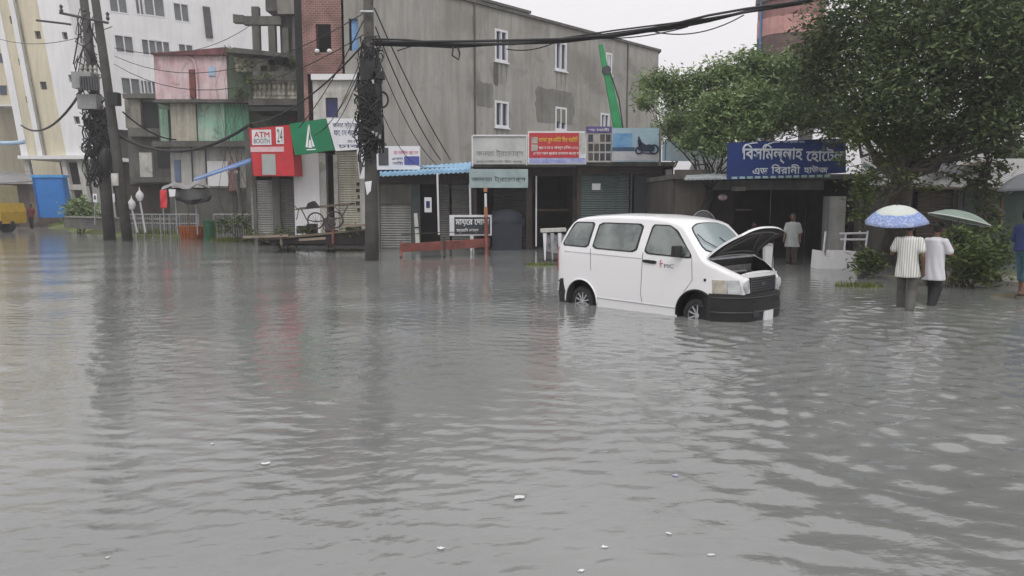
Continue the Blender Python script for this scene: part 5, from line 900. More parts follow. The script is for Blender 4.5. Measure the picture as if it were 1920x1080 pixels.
def patch(poly, fn, off, name, m_, par=VAN, rings=6, n_sub=4, rnd=2, smooth=True):
    """rounded panel laid on a curved surface; fn(a,b,off) -> point"""
    P = chaikin(poly, rnd) if rnd else poly; Q = []
    for a, b in zip(P, P[1:] + P[:1]):
        L_ = math.hypot(b[0] - a[0], b[1] - a[1]); k = max(1, int(L_ / .05)); Q += [(a[0] + (b[0] - a[0]) * i / k, a[1] + (b[1] - a[1]) * i / k) for i in range(k)]
    cx = sum(q[0] for q in Q) / len(Q); cy = sum(q[1] for q in Q) / len(Q); n_ = len(Q); vs = [fn(q[0], q[1], off - .02) for q in Q]
    for r_ in range(rings): t_ = 1 - r_ / rings; vs += [fn(cx + (q[0] - cx) * t_, cy + (q[1] - cy) * t_, off) for q in Q]
    vs.append(fn(cx, cy, off)); fs = [(r_ * n_ + i, r_ * n_ + (i + 1) % n_, (r_ + 1) * n_ + (i + 1) % n_, (r_ + 1) * n_ + i) for r_ in range(rings) for i in range(n_)]
    fs += [(rings * n_ + i, rings * n_ + (i + 1) % n_, len(vs) - 1) for i in range(n_)]
    o = MB().add(vs, fs).build(name, m_, None, smooth=R(50) if smooth else False); o.parent = par; return o
side = lambda s, z, off: Vector((s, -(width(s, z) + off), z)); side2 = lambda s, z, off: Vector((s, (width(s, z) + off), z))
RUBBER = mat('black_rubber_seal', (.02, .02, .022), .6)
for fn in (side, side2):
    for nm, poly in (('rear_quarter_window', [(.12, 1.03), (.78, 1.01), (.86, 1.46), (.36, 1.46)]), ('sliding_door_window', [(.86, 1.0), (1.88, .975), (1.96, 1.455), (.95, 1.46)]), ('front_door_window', [(2.03, .965), (2.99, .935), (2.99, .99), (2.66, 1.36), (2.48, 1.445), (2.13, 1.45)])):
        g_ = patch(chaikin(poly, 2, .09), fn, .006, nm, RUBBER, rnd=0); cx = sum(q[0] for q in poly) / len(poly); cy = sum(q[1] for q in poly) / len(poly)
        patch([(cx + (x - cx) * (1 - .035 / max(.2, abs(x - cx))), cy + (y - cy) * (1 - .022 / max(.15, abs(y - cy)))) for x, y in chaikin(poly, 2, .09)], fn, .010, 'pane', VGL, par=g_, rnd=0)
    # window interior band seen at the sliding door
def wsf(s, y, off):  # on the screen slope
    e = .02; zc = topz(s, y); dz = (topz(s + e, y) - topz(s - e, y)) / (2 * e); nl = Vector((-dz, 0, 1)).normalized(); return Vector((s, y, zc)) + nl * off
g_ = patch([(3.17, -.66), (3.17, .66), (2.79, .58), (2.735, .3), (2.73, -.3), (2.79, -.58)], wsf, .006, 'windscreen', RUBBER, rnd=2); patch([(3.155, -.63), (3.155, .63), (2.80, .555), (2.75, .3), (2.75, -.3), (2.80, -.555)], wsf, .010, 'pane', WSG, par=g_)
rearf = lambda y, z, off: Vector(((0 if z < 1.0 else (z - 1.0) * .46) - off, y, z)); patch([(-.58, 1.06), (.58, 1.06), (.5, 1.42), (-.5, 1.42)], rearf, .012, 'rear_window', VGL, smooth=False)
for sd in (-1, 1): patch([(sd * .80, .55), (sd * .70, .55), (sd * .66, 1.0), (sd * .76, 1.0)], rearf, .01, 'tail_lamp', mat('tail_lamp_red', (.45, .03, .03), .3), smooth=False)
# seams, mouldings
def line(pts, fn=side, r_=.006, m_=SEAM, nm='door_seam', off=.001): o = MB().tube([fn(s, z, off) for s, z in pts], r_, 5).build(nm, m_, None); o.parent = VAN; return o
def seg(a, b, k=12): return [(a[0] + (b[0] - a[0]) * i / k, a[1] + (b[1] - a[1]) * i / k) for i in range(k + 1)]
for fn in (side, side2):
    line(seg((2.02, .99), (1.99, .30)) + seg((1.99, .30), (2.02, .16), 3), fn, .0045); line(seg((3.0, .95), (3.02, .60), 6) + seg((3.02, .60), (2.86, .40), 4)[1:], fn, .004); line(seg((.84, 1.0), (.86, .62)), fn, .004); line(seg((.20, .93), (2.0, .885)), fn, .0035, mat('pale_seam', (.35, .35, .36), .6)); line(seg((1.02, .16), (2.72, .14), 20), fn, .016, mat('pale_moulding', (.62, .63, .64), .4), 'sill_moulding', .0)
    o = patch([(2.02, .875), (2.30, .865), (2.32, .835), (2.27, .81), (2.04, .825)], fn, .018, 'door_handle', VBLK, rnd=1)
    patch([(3.235, .64), (3.275, .64), (3.275, .60), (3.235, .60)], fn, .012, 'side_marker', VBLK, rnd=2)
def arch(sx, fn): 
    pts = []
    for k in range(25):
        a = math.pi * (k / 24) * 1.06 - .1; s_, z_ = sx - .385 * math.cos(a), HUB + .02 + .385 * math.sin(a)
        pts.append(fn(s_, z_, .004))
    o = MB().tube(pts, .016, 6).build('arch_lip', PAINT if sx < 1 else VBLK, None, smooth=True); o.parent = VAN
for sx in (RW, FW_):
    for fn in (side, side2): arch(sx, fn)
# lettering on the door
FT = Frame((0, -WV / 2 - .006, 0)); 
mat('logo_red', (.55, .05, .09), .5)
for s_, r_, m_ in (('PIC', (2.47, .765, 2.66, .825), mat('logo_grey', (.22, .20, .26), .5)),):
    o = text(s_, FT, *r_, .0, m_, None, depth=.004); o.parent = VAN
mb = MB(); mb.tube([(2.42 + .035 * math.cos(a), -WV / 2 - .008, .825 + .055 * math.sin(a)) for a in [R(100 + k * 16) for k in range(11)]], .006, 5); mb.tube([(2.40, -WV / 2 - .008, .825), (2.445, -WV / 2 - .008, .835)], .006, 5); o = mb.build('logo_swoosh', mat('logo_red', (0, 0, 0))); o.parent = VAN
# bumpers
def wrap(z0, z1, out, s_from, ends, name, m_, front_=True, tk=.05):
    path = []; w_ = WV / 2
    if front_: P = [(s_from, -w_ - .006), (3.50, -planw(3.50) - .05), (3.62, -planw(3.62) - .055), (3.73, -.66), (3.81, -.57), (3.83 + out, -.42), (3.85 + out, -.2), (3.86 + out, 0)]
    else: P = [(s_from, -w_ - .012), (.10, -w_ - .01), (-.02, -.72), (-.05 - out, -.5), (-.06 - out, 0)]
    P = P + [(a, -b) for a, b in P[-2::-1]]; mbx = MB(); vs = []; k = len(P)
    for (a, b) in P:
        c = Vector((1.9, 0)); d = (Vector((a, b)) - c).normalized()
        vs += [(a, b, z0 + .03), (a + (.015 if front_ else -.015), b * 1.008, (z0 + z1) / 2), (a, b, z1 - .02), (a - d.x * .04, b - d.y * .04, z1), (a - d.x * .30, b - d.y * .12, z1 - .005), (a - d.x * .30, b - d.y * .12, z0)]
    fs = [(i * 6 + j, i * 6 + (j + 1) % 6, (i + 1) * 6 + (j + 1) % 6, (i + 1) * 6 + j) for i in range(k - 1) for j in range(6)] + [tuple(range(6)), tuple(range((k - 1) * 6, k * 6))[::-1]]
    o = mbx.add(vs, fs).build(name, m_, None, smooth=R(40)); o.parent = VAN
    for z_, r_ in ((z1 - .055, .011), (z0 + .26, .014)): q_ = MB().tube([(a + (.012 if front_ else -.012), b * 1.012, z_) for a, b in P], r_, 6).build('bumper_ridge', mat('bumper_highlight_grey', (.05, .052, .055), .4), None, smooth=True); q_.parent = o  # paler grey ridges paint in the highlight along the bumper
    return o
bf = wrap(-.12, .42, .04, 3.36, 0, 'front_bumper', VBLK); wrap(-.1, .44, .03, .16, 0, 'rear_bumper', VBLK, False)
for z_ in (.30,): o = MB().box(3.80, -.40, z_ - .012, 3.90, .40, z_ + .006).build('bumper_groove', RUBBER); o.parent = VAN
o = MB().box(3.86, -.42, .06, 3.895, -.20, .18).build('air_intake', RUBBER); o.parent = VAN
mb = MB()
for k in range(4): mb.box(3.89, -.41, .07 + k * .026, 3.90, -.21, .08 + k * .026)
o = mb.build('intake_slats', STEELD); o.parent = VAN
o = MB().box(3.90, -.12, -.02, 3.925, .16, .14).build('number_plate', SIGNW); o.parent = VAN
# face: grille, lamps, upper rail
o = MB().box(3.70, -.41, .40, 3.81, .41, .66).build('grille_backing', VBLK); o.parent = VAN
mb = MB()
for k in range(5): mb.box(3.81, -.36, .448 + k * .036, 3.822, .36, .460 + k * .036)
mb.box(3.79, -.39, .42, 3.822, -.365, .65); mb.box(3.79, .365, .42, 3.822, .39, .65); mb.box(3.79, -.39, .635, 3.825, .39, .655); o = mb.build('grille', STEELD); o.parent = VAN
o = MB().ell((3.82, 0, .54), (.01, .06, .035), 14, 8).build('grille_emblem', STEELD); o.parent = VAN
LAMP = mat('headlamp_glass', (.55, .57, .58), .12, .5, 8, spec=.9, coat=.5); AMB = mat('corner_lamp_glass', (.48, .44, .36), .2, .4, 9, coat=.4)
for sd in (-1, 1):
    def lampf(P, z0, z1, nm, m_, tk=.05):
        mbx = MB(); k = len(P); vs = [(a, b * sd, z0) for a, b in P] + [(a - .03, b * sd, z1) for a, b in P] + [(a - .1, b * sd * .94, z0) for a, b in P] + [(a - .1, b * sd * .94, z1) for a, b in P]
        fs = [(i, i + 1, k + i + 1, k + i) for i in range(k - 1)] + [(i, i + 1, 2 * k + i + 1, 2 * k + i)[::-1] for i in range(k - 1)] + [(k + i, k + i + 1, 3 * k + i + 1, 3 * k + i) for i in range(k - 1)] + [(0, k, 3 * k, 2 * k), (k - 1, 2 * k - 1, 4 * k - 1, 3 * k - 1)]
        o = mbx.add(vs, fs).build(nm, m_, None); o.parent = VAN; return o
    lampf([(s_, width(s_, .55) + .03) for s_ in (3.43, 3.47, 3.52, 3.57, 3.61)], .43, .63, 'corner_lamp', AMB); hl_ = lampf([(s_, width(s_, .55) + .03) for s_ in (3.625, 3.68, 3.73, 3.77)] + [(3.815, .50), (3.835, .43)], .43, .63, 'headlight', LAMP)
    o = MB().lathe((3.80, sd * .505, .54), [(0, 0), (.075, 0), (.085, .02), (.0, .03)], 20, ax=(1, 0, 0)).build('lens', LAMP); put(o, hl_) if False else setattr(o, 'parent', hl_)
o = MB().prism([(3.66, -.60, .665), (3.77, -.53, .665), (3.82, -.3, .665), (3.83, 0, .665), (3.82, .3, .665), (3.77, .53, .665), (3.66, .60, .665), (3.70, 0, .665)], (0, 0, .045)).build('upper_rail', PAINT); o.parent = VAN
# engine bay contents
ALM = mat('engine_alloy', (.35, .35, .35), .5, .4, 8, metal=.5)
for nm, b_, m_ in (('engine_block', (3.28, -.30, .36, 3.62, .26, .62), STEELD), ('battery', (3.42, .34, .36, 3.62, .54, .66), BLACK), ('air_filter', (3.34, -.55, .36, 3.6, -.34, .64), BLACK), ('radiator', (3.63, -.42, .36, 3.69, .42, .67), STEELD), ('firewall_panel', (3.20, -.62, .55, 3.245, .62, .80), ALM)): o = MB().box(*b_).build(nm, m_); o.parent = VAN
for pts, r_, m_ in ((((3.3, -.4, .66), (3.4, -.1, .74), (3.5, .2, .70), (3.66, .3, .62)), .022, BLACK), (((3.3, .3, .64), (3.4, .1, .70), (3.6, -.1, .68), (3.66, -.3, .6)), .02, BLACK), (((3.28, -.5, .70), (3.4, -.3, .72), (3.5, .0, .73)), .03, ALM)): o = MB().tube([Vector(p) for p in pts], r_, 8).build('engine_hose', m_, None, smooth=True); o.parent = VAN
o = MB().lathe((3.45, .1, .60), [(0, 0), (.13, 0), (.14, .06), (.1, .09), (0, .1)], 20).build('air_cleaner', STEELD, None, smooth=R(40)); o.parent = VAN
o = MB().prism([(3.16, -.66, .955), (3.27, -.66, .915), (3.27, .66, .915), (3.16, .66, .955)], (0, 0, .025)).build('cowl', mat('pale_cowl', (.62, .66, .67), .4)); o.parent = VAN
# raised bonnet: curved shell hinged at the cowl
HA = R(42); hd = Vector((3.22, 0, .97)); BL = .77
def bon(t_, y, th):   # t along the bonnet 0..1, y across
    L_ = BL * t_; sagc = .11 * math.sin(math.pi * .5 * t_) * t_; x = L_; z_ = -.05 * t_ ** 2 * 2.2 + .045 * (1 - (y / .75) ** 2) - th
    hw = 1 - .10 * t_ ** 2; yy = y * hw; x -= .10 * (abs(y) / .75) ** 3 * t_
    return hd + Vector((x * math.cos(HA) - z_ * math.sin(HA), yy, x * math.sin(HA) + z_ * math.cos(HA)))
mb = MB(); nu, nv = 14, 18; vs = [bon(i / nu, -.75 + 1.5 * j / nv, 0) for i in range(nu + 1) for j in range(nv + 1)]; f1 = [(i * (nv + 1) + j, i * (nv + 1) + j + 1, (i + 1) * (nv + 1) + j + 1, (i + 1) * (nv + 1) + j) for i in range(nu) for j in range(nv)]
vs2 = [bon(i / nu, -.75 + 1.5 * j / nv, .035) for i in range(nu + 1) for j in range(nv + 1)]; N_ = len(vs); f2 = [tuple(N_ + k for k in f[::-1]) for f in f1]
bd = [j for j in range(nv)] ; ring = [0 * (nv + 1) + j for j in range(nv + 1)] + [i * (nv + 1) + nv for i in range(1, nu + 1)] + [nu * (nv + 1) + j for j in range(nv - 1, -1, -1)] + [i * (nv + 1) for i in range(nu - 1, 0, -1)]
f3 = [(a, b, N_ + b, N_ + a) for a, b in zip(ring, ring[1:] + ring[:1])]; mb.add(vs + vs2, f1 + f3, 0)
hood = mb.build('bonnet', PAINT, None, smooth=R(40)); hood.parent = VAN
UND = mat('dark_bonnet_lining', (.055, .052, .05), .8, .5, 6, bump=.4)
mb = MB(); vs2 = [bon(i / nu, -.75 + 1.5 * j / nv, .036) for i in range(nu + 1) for j in range(nv + 1)]; vs3 = [bon(.03 + .93 * i / nu, (-.75 + 1.5 * j / nv) * .955, .050) for i in range(nu + 1) for j in range(nv + 1)]; mb.add(vs3, f1); mb.add(vs2, f1); lin = mb.build('bonnet_lining', UND, None, smooth=True); lin.parent = hood
mb = MB()
for pts in ([(.12, -.6), (.85, -.5)], [(.12, .6), (.85, .5)], [(.15, -.5), (.85, 0)], [(.15, .5), (.85, 0)], [(.12, -.6), (.12, .6)], [(.86, -.55), (.86, .55)]): mb.tube([bon(pts[0][0] + (pts[1][0] - pts[0][0]) * k / 6, pts[0][1] + (pts[1][1] - pts[0][1]) * k / 6, .055) for k in range(7)], .014, 6)
o = mb.build('bonnet_rib', mat('bonnet_rib_paint', (.16, .155, .15), .7), None, smooth=True); o.parent = hood
o = MB().tube([(3.66, .56, .66), bon(.72, .62, .05)], .008, 6).build('prop_rod', STEELD); o.parent = VAN
# mirror, wipers, aerial
mb = MB(); mb.hexa([(2.70, -.99, .955), (2.80, -1.0, .955), (2.84, -.84, .955), (2.74, -.83, .955), (2.71, -.985, 1.13), (2.79, -.99, 1.13), (2.83, -.84, 1.13), (2.75, -.83, 1.13)]); mb.tube([(2.80, -.86, 1.0), (2.90, -.76, 1.0)], .03, 8); mir = mb.build('side_mirror', BLACK, None, smooth=R(30)); m_ = mir.modifiers.new('b', 'BEVEL'); m_.width = .02; m_.segments = 3; bpy.context.view_layer.update(); bake(mir, 0); mir.parent = VAN
mb = MB(); mb.hexa([(2.72, .83, .95), (2.80, .84, .95), (2.80, 1.0, .95), (2.72, .99, .95), (2.73, .83, 1.12), (2.79, .84, 1.12), (2.79, .99, 1.12), (2.73, .985, 1.12)]); o = mb.build('side_mirror', BLACK); o.parent = VAN
for pts in ([(3.19, -.15), (3.0, -.50), (2.90, -.56)], [(3.19, .40), (3.04, .05), (2.98, -.02)]): o = MB().tube([wsf(s_, y, .03) for s_, y in pts], .008, 6).build('wiper', BLACK); o.parent = VAN
# wheels
TYRE = mat('tyre_rubber', (.022, .022, .023), .75, .3, 8); RIM = mat('silver_wheel_paint', (.50, .51, .52), .35, .2, 5, metal=.5)
WH = []
def wheel(s_, sd):
    y = sd * (WV / 2 - .035); ax = (0, sd, 0); e = bpy.data.objects.new('wheel', None); COL.objects.link(e); e.parent = VAN
    MB_ = MB().lathe((s_, y - sd * .19, HUB), [(RT * .62, 0), (RT * .93, 0), (RT, .03), (RT, .15), (RT * .94, .185), (RT * .70, .195), (RT * .64, .17), (RT * .6, .1)], 40, ax=ax); o = MB_.build('tyre', TYRE, None, smooth=R(50)); o.parent = e
    o = MB().lathe((s_, y - sd * .19, HUB), [(0, .08), (RT * .5, .09), (RT * .6, .14), (RT * .66, .18), (RT * .62, .19)], 36, ax=ax).build('rim', STEELD, None, smooth=R(50)); o.parent = e
    mbx = MB(); c = Vector((s_, y - sd * .015, HUB))
    for k in range(10):
        a = k * math.pi / 5 + .3; d = Vector((math.cos(a), 0, math.sin(a))); t_ = Vector((-math.sin(a), 0, math.cos(a))); n_ = Vector((0, sd, 0))
        A_, B2 = c + d * .04, c + d * RT * .63; mbx.hexa([A_ - t_ * .012 - n_ * .03, A_ + t_ * .012 - n_ * .03, B2 + t_ * .014 - n_ * .03, B2 - t_ * .014 - n_ * .03, A_ - t_ * .010, A_ + t_ * .010, B2 + t_ * .011 + n_ * .002, B2 - t_ * .011 + n_ * .002])
    mbx.lathe(c, [(0, .01), (.035, .008), (.045, -.01), (.045, -.03)], 20, ax=ax); mbx.tube([c + Vector((math.cos(k * math.pi / 16) * RT * .635, 0, math.sin(k * math.pi / 16) * RT * .635)) for k in range(33)], .009, 6)
    o = mbx.build('spokes', RIM, None, smooth=R(40)); o.parent = e
for s_ in (RW, FW_):
    for sd in (-1, 1): wheel(s_, sd)
VX, VY, VYAW = .88, 15.0, -.81
bpy.context.view_layer.update()
# local frame: rear near corner at (0,-WV/2)
q = Matrix.Rotation(VYAW, 4, 'Z') @ Vector((0, -WV / 2, 0)); VAN.location = (VX - q.x, VY - q.y, 0.0); VAN.rotation_euler = (0, 0, VYAW); VAN.scale = (1.02, 1.03, 1.065)
# ------------------------------------------------------------------ people
SKIN = mat('brown_skin', (.16, .085, .055), .6, .2, 6); HAIR = mat('black_hair', (.012, .011, .011), .6, .3, 20)
def remesh(mb, name, m, vox=.012, par=None, smooth_it=4):
    o = mb.build(name, m); md = o.modifiers.new('r', 'REMESH'); md.mode = 'VOXEL'; md.voxel_size = vox; md.use_smooth_shade = True
    md = o.modifiers.new('s', 'SMOOTH'); md.iterations = smooth_it; md.factor = .5; bpy.context.view_layer.update(); bake(o, 0); o.data.materials.clear(); o.data.materials.append(m)
    if par is not None: o.parent = par
    return o
def person(label, loc, yaw, J, shirt, pants, shirt_cut, pants_cut, sk=SKIN, hair=True, group=None, shirt_len=None, loose=1.0, scale=1.0, sandals=False):
    """J: joints in the body's own axes (x right, y forward, z up from the sole)"""
    T = thing('person', label, 'person', loc, group); V3 = Vector; j = {k: V3(v) for k, v in J.items()}
    def seg_(mb, a, b, r0, r1, n=12, k=5): mb.tube([a.lerp(b, i / k) for i in range(k + 1)], [r0 + (r1 - r0) * i / k for i in range(k + 1)], n); mb.ell(a, (r0,) * 3, 12, 8); mb.ell(b, (r1,) * 3, 12, 8)
    bd = MB(); H = j['head']; N = j['neck']; Pv = j['pelvis']; Ch = j['chest']
    bd.ell(Pv, (.155, .105, .12), 18, 12); bd.ell(Ch, (.165, .105, .17), 18, 12); bd.ell((Pv + Ch) / 2, (.13, .09, .2), 18, 12); bd.ell(Ch + V3((0, 0, .12)), (.15, .08, .06), 16, 10)
    seg_(bd, Ch + V3((0, 0, .12)), N + (H - N) * .35, .06, .052)
    bd.ell(H, (.075, .095, .112), 20, 14); bd.ell(H + V3((0, .03, -.055)), (.052, .06, .05), 16, 10); bd.ell(H + V3((0, .1, -.012)), (.013, .02, .022), 10, 8)
    for sd in (-1, 1): bd.ell(H + V3((sd * .076, -.005, -.01)), (.01, .02, .032), 10, 8); bd.ell(H + V3((sd * .03, .086, .012)), (.016, .01, .009), 8, 6)
    bd.ell(H + V3((0, .088, -.05)), (.024, .012, .007), 10, 6)
    for s_, sd in (('l', -1), ('r', 1)):
        sh, el, wr, hp, kn, an = (j[s_ + k] for k in ('sh', 'el', 'wr', 'hip', 'kn', 'an'))
        seg_(bd, Ch + V3((sd * .08, 0, .12)), sh, .06, .055); seg_(bd, sh, el, .05, .038); seg_(bd, el, wr, .038, .025)
        seg_(bd, hp, kn, .083, .055); seg_(bd, kn, an, .053, .035); kn2 = kn.lerp(an, .3); bd.ell(kn2 - V3((0, .008, 0)), (.048, .05, .09), 12, 8)
        ft = an + V3((0, .13, -.045)); seg_(bd, an + V3((0, -.03, -.045)), an + V3((0, .09, -.055)), .033, .03); 
        for k in range(5): bd.tube([an + V3(((k - 2) * .016, .08, -.06)), an + V3(((k - 2) * .019, .155 - abs(k - 1) * .008, -.065))], [.013, .010], 8)
        d = (wr - el).normalized(); palm = wr + d * .045; seg_(bd, wr, palm + d * .02, .024, .03); grip = J.get(s_ + 'grip')
        side_ = d.cross(V3((0, 0, 1))); side_ = side_.normalized() if side_.length > .1 else V3((1, 0, 0)); up_ = side_.cross(d)
        cdir = V3((1, 0, 0)) if not grip else V3(grip)
        for k in range(4):
            b_ = palm + d * .03 + up_ * (.026 - .017 * k); L1 = (.036, .042, .039, .03)[k]; c_ = side_ * (-sd)
            bd.tube([b_ - d * .02, b_ + d * L1 * .8 + c_ * .006, b_ + d * L1 + c_ * (.03 if not grip else .035), b_ + d * L1 * (.8 if not grip else .3) + c_ * .05], [.0095, .009, .0085, .007], 8)
        bd.tube([wr + d * .02 + up_ * .02, wr + d * .045 + up_ * .042 + side_ * (-sd) * .015, wr + d * .075 + up_ * .045 + side_ * (-sd) * .03], [.012, .010, .008], 8)
    body = remesh(bd, 'body', sk, .0095, T, 3)
    if hair:
        hb = MB(); hb.ell(H + V3((0, -.014, .03)), (.084, .098, .098), 20, 14); hb.ell(H + V3((0, -.045, -.02)), (.074, .06, .07), 16, 10); remesh(hb, 'hair', HAIR, .012, T, 2)
    # clothes follow the same joints with larger radii
    if shirt:
        sb = MB(); e = .022 * loose; top_ = Ch + V3((0, 0, .12)); hem = shirt_len if shirt_len else Pv.z - .05
        for k in range(30):
            t_ = k / 29; c = top_.lerp(V3((Pv.x, Pv.y, hem)), t_); sx = .150 + e + .034 * t_ * loose - .02 * math.exp(-((t_ - .55) / .3) ** 2) - .03 * max(0, .12 - t_) / .12; sb.ell(c, (sx, .105 + e + .035 * t_, .07), 24, 12)
        sb.ell(top_ + V3((0, 0, .03)), (.13, .075, .055), 16, 10)
        for s_, sd in (('l', -1), ('r', 1)):
            sh, el, wr = (j[s_ + k] for k in ('sh', 'el', 'wr')); end = sh.lerp(el, min(1, shirt_cut)) ; seg_(sb, Ch + V3((sd * .06, 0, .105)), sh, .070, .066); seg_(sb, sh, end, .066, .066 + .006 * loose)
            if shirt_cut > 1: seg_(sb, el, el.lerp(wr, shirt_cut - 1), .058, .045)
        so_ = remesh(sb, 'shirt', shirt, .013, T, 3)
        bm = bmesh.new(); bm.from_mesh(so_.data)      # a clean hem
        bmesh.ops.bisect_plane(bm, geom=bm.verts[:] + bm.edges[:] + bm.faces[:], plane_co=(0, 0, hem - .02), plane_no=(0, 0, -1), clear_outer=True); rg = random.Random(3)
        for v in bm.verts:
            ph = math.atan2(v.co.y - Pv.y, v.co.x - Pv.x); a_ = max(0, min(1, (Ch.z - v.co.z) / .4)); k_ = 1 + a_ * .045 * math.sin(ph * 7 + v.co.z * 9); v.co.x = Pv.x + (v.co.x - Pv.x) * k_; v.co.y = Pv.y + (v.co.y - Pv.y) * k_
        bm.to_mesh(so_.data); bm.free()
    if pants:
        pb = MB(); pb.ell(Pv, (.155, .112, .12), 18, 12)
        for s_ in 'lr':
            hp, kn, an = (j[s_ + k] for k in ('hip', 'kn', 'an')); seg_(pb, hp, kn if pants_cut >= 1 else hp.lerp(kn, pants_cut), .088, .084)
            if pants_cut > 1: seg_(pb, kn, kn.lerp(an, pants_cut - 1), .084, .078)
        remesh(pb, 'trousers', pants, .013, T, 3)
    if sandals:
        sm = MB()
        for s_ in 'lr': an = j[s_ + 'an']; sm.prism([an + V3((x, y, -.09)) for x, y in ((-.04, -.07), (.04, -.07), (.05, .10), (.03, .17), (-.03, .17), (-.05, .10))], (0, 0, .02))
        o = sm.build('sandal', BLACK); o.parent = T
    T.rotation_euler = (0, 0, yaw); T.scale = (scale,) * 3; return T
STR = mat('white_striped_shirt', (.62, .62, .58), .85, .1, 2, col2=(.50, .50, .48)); nn = STR.node_tree
tc = nn.nodes.new('ShaderNodeTexCoord'); wv = nn.nodes.new('ShaderNodeTexWave'); wv.bands_direction = 'X'; wv.inputs['Scale'].default_value = 8; wv.inputs['Distortion'].default_value = 1.2; nn.links.new(tc.outputs['Object'], wv.inputs[0]); cr = nn.nodes.new('ShaderNodeValToRGB'); cr.color_ramp.elements[0].color = (.40, .40, .38, 1); cr.color_ramp.elements[1].color = (.66, .66, .62, 1); cr.color_ramp.elements[0].position = .2; cr.color_ramp.elements[1].position = .6; nn.links.new(wv.outputs['Fac'], cr.inputs[0]); nn.links.new(cr.outputs[0], nn.nodes['Principled BSDF'].inputs['Base Color'])
WSH = mat('plain_white_shirt', (.68, .67, .70), .85, .12, 3); GREYT = mat('wet_grey_trousers', (.11, .105, .095), .8, .4, 4); BLKT = mat('black_trousers', (.018, .019, .022), .75, .3, 4)
NAVT = mat('navy_shirt_cloth', (.025, .04, .13), .85, .3, 4); DEN = mat('faded_teal_denim', (.06, .14, .18), .85, .4, 5); GS = mat('grey_green_tunic', (.36, .38, .37), .85, .3, 4)
DEP = -.18
def pose(h=1.66, walk=.1, lean=0, la=None, ra=None, head=(0, 0)):
    k = h / 1.66; J = dict(pelvis=(0, 0, .90), chest=(0, .01 + lean * .5, 1.20), neck=(0, .01 + lean * .8, 1.40), head=(head[0], .03 + lean + head[1], 1.545), lhip=(-.085, 0, .88), rhip=(.085, 0, .88), lkn=(-.09, walk * .9 + .03, .47), rkn=(.09, -walk * .3 + .03, .47), lan=(-.09, walk * 1.3, .09), ran=(.09, -walk * 1.6, .10 + abs(walk) * .2),
        lsh=(-.165, lean * .7, 1.31), rsh=(.165, lean * .7, 1.31), lel=(-.22, -.04, 1.07), rel=(.22, .02, 1.07), lwr=(-.23, .02, .83), rwr=(.23, .12, .86))
    if la: J['lel'], J['lwr'] = la
    if ra: J['rel'], J['rwr'] = ra
    J = {a: tuple(c * k for c in b) for a, b in J.items()}; return J
def umbrella(label, grip, tip, rad, dome, mats, scallop=.05, panels=8, closed=False, handle=.10):
    """grip: where the hand holds the shaft; tip: top of the canopy"""
    g_, t_ = Vector(grip), Vector(tip); ax = (t_ - g_).normalized(); T = thing('umbrella', label, 'umbrella', tuple(g_)); a = ax.orthogonal().normalized(); b = ax.cross(a); mb = MB(); n_ = panels * 6; K = 10; vs = []
    for i in range(K + 1):
        u = i / K
        for j_ in range(n_):
            ph = 2 * math.pi * j_ / n_; c_ = abs(math.sin(ph * panels / 2)); r_ = rad * u * (1 - scallop * c_ * u); h = -dome * (u ** 2.1) + .018 * c_ * u * (1 - u) * -4 * .5; vs.append(t_ + ax * (h + .0) + (a * math.cos(ph) + b * math.sin(ph)) * r_)
    fs = [(i * n_ + j_, i * n_ + (j_ + 1) % n_, (i + 1) * n_ + (j_ + 1) % n_, (i + 1) * n_ + j_) for i in range(K) for j_ in range(n_)]; mb.add(vs, fs); cv = mb.build('canopy', mats[0], None, smooth=R(30)); md = cv.modifiers.new('s', 'SOLIDIFY'); md.thickness = .004; bpy.context.view_layer.update(); bake(cv, 0); put(cv, T)
    if len(mats) > 1:
        e = MB(); rim = vs[-n_:]; e.tube(rim + rim[:1], .011, 6); e.build('rim_band', mats[1], T)
    for k in range(panels):
        ph = 2 * math.pi * k / panels; MB().tube([t_ + ax * (-dome * (i / 5) ** 2.1 - .012) + (a * math.cos(ph) + b * math.sin(ph)) * rad * i / 5 * .985 for i in range(6)], .004, 5).build('rib', STEELD, T)
    MB().tube([g_ - ax * handle, t_ + ax * .05], .008, 8).build('shaft', STEELD, T); MB().tube([g_ - ax * (handle + .07), g_ + ax * .03], .014, 8).build('handle', BLACK, T); return T
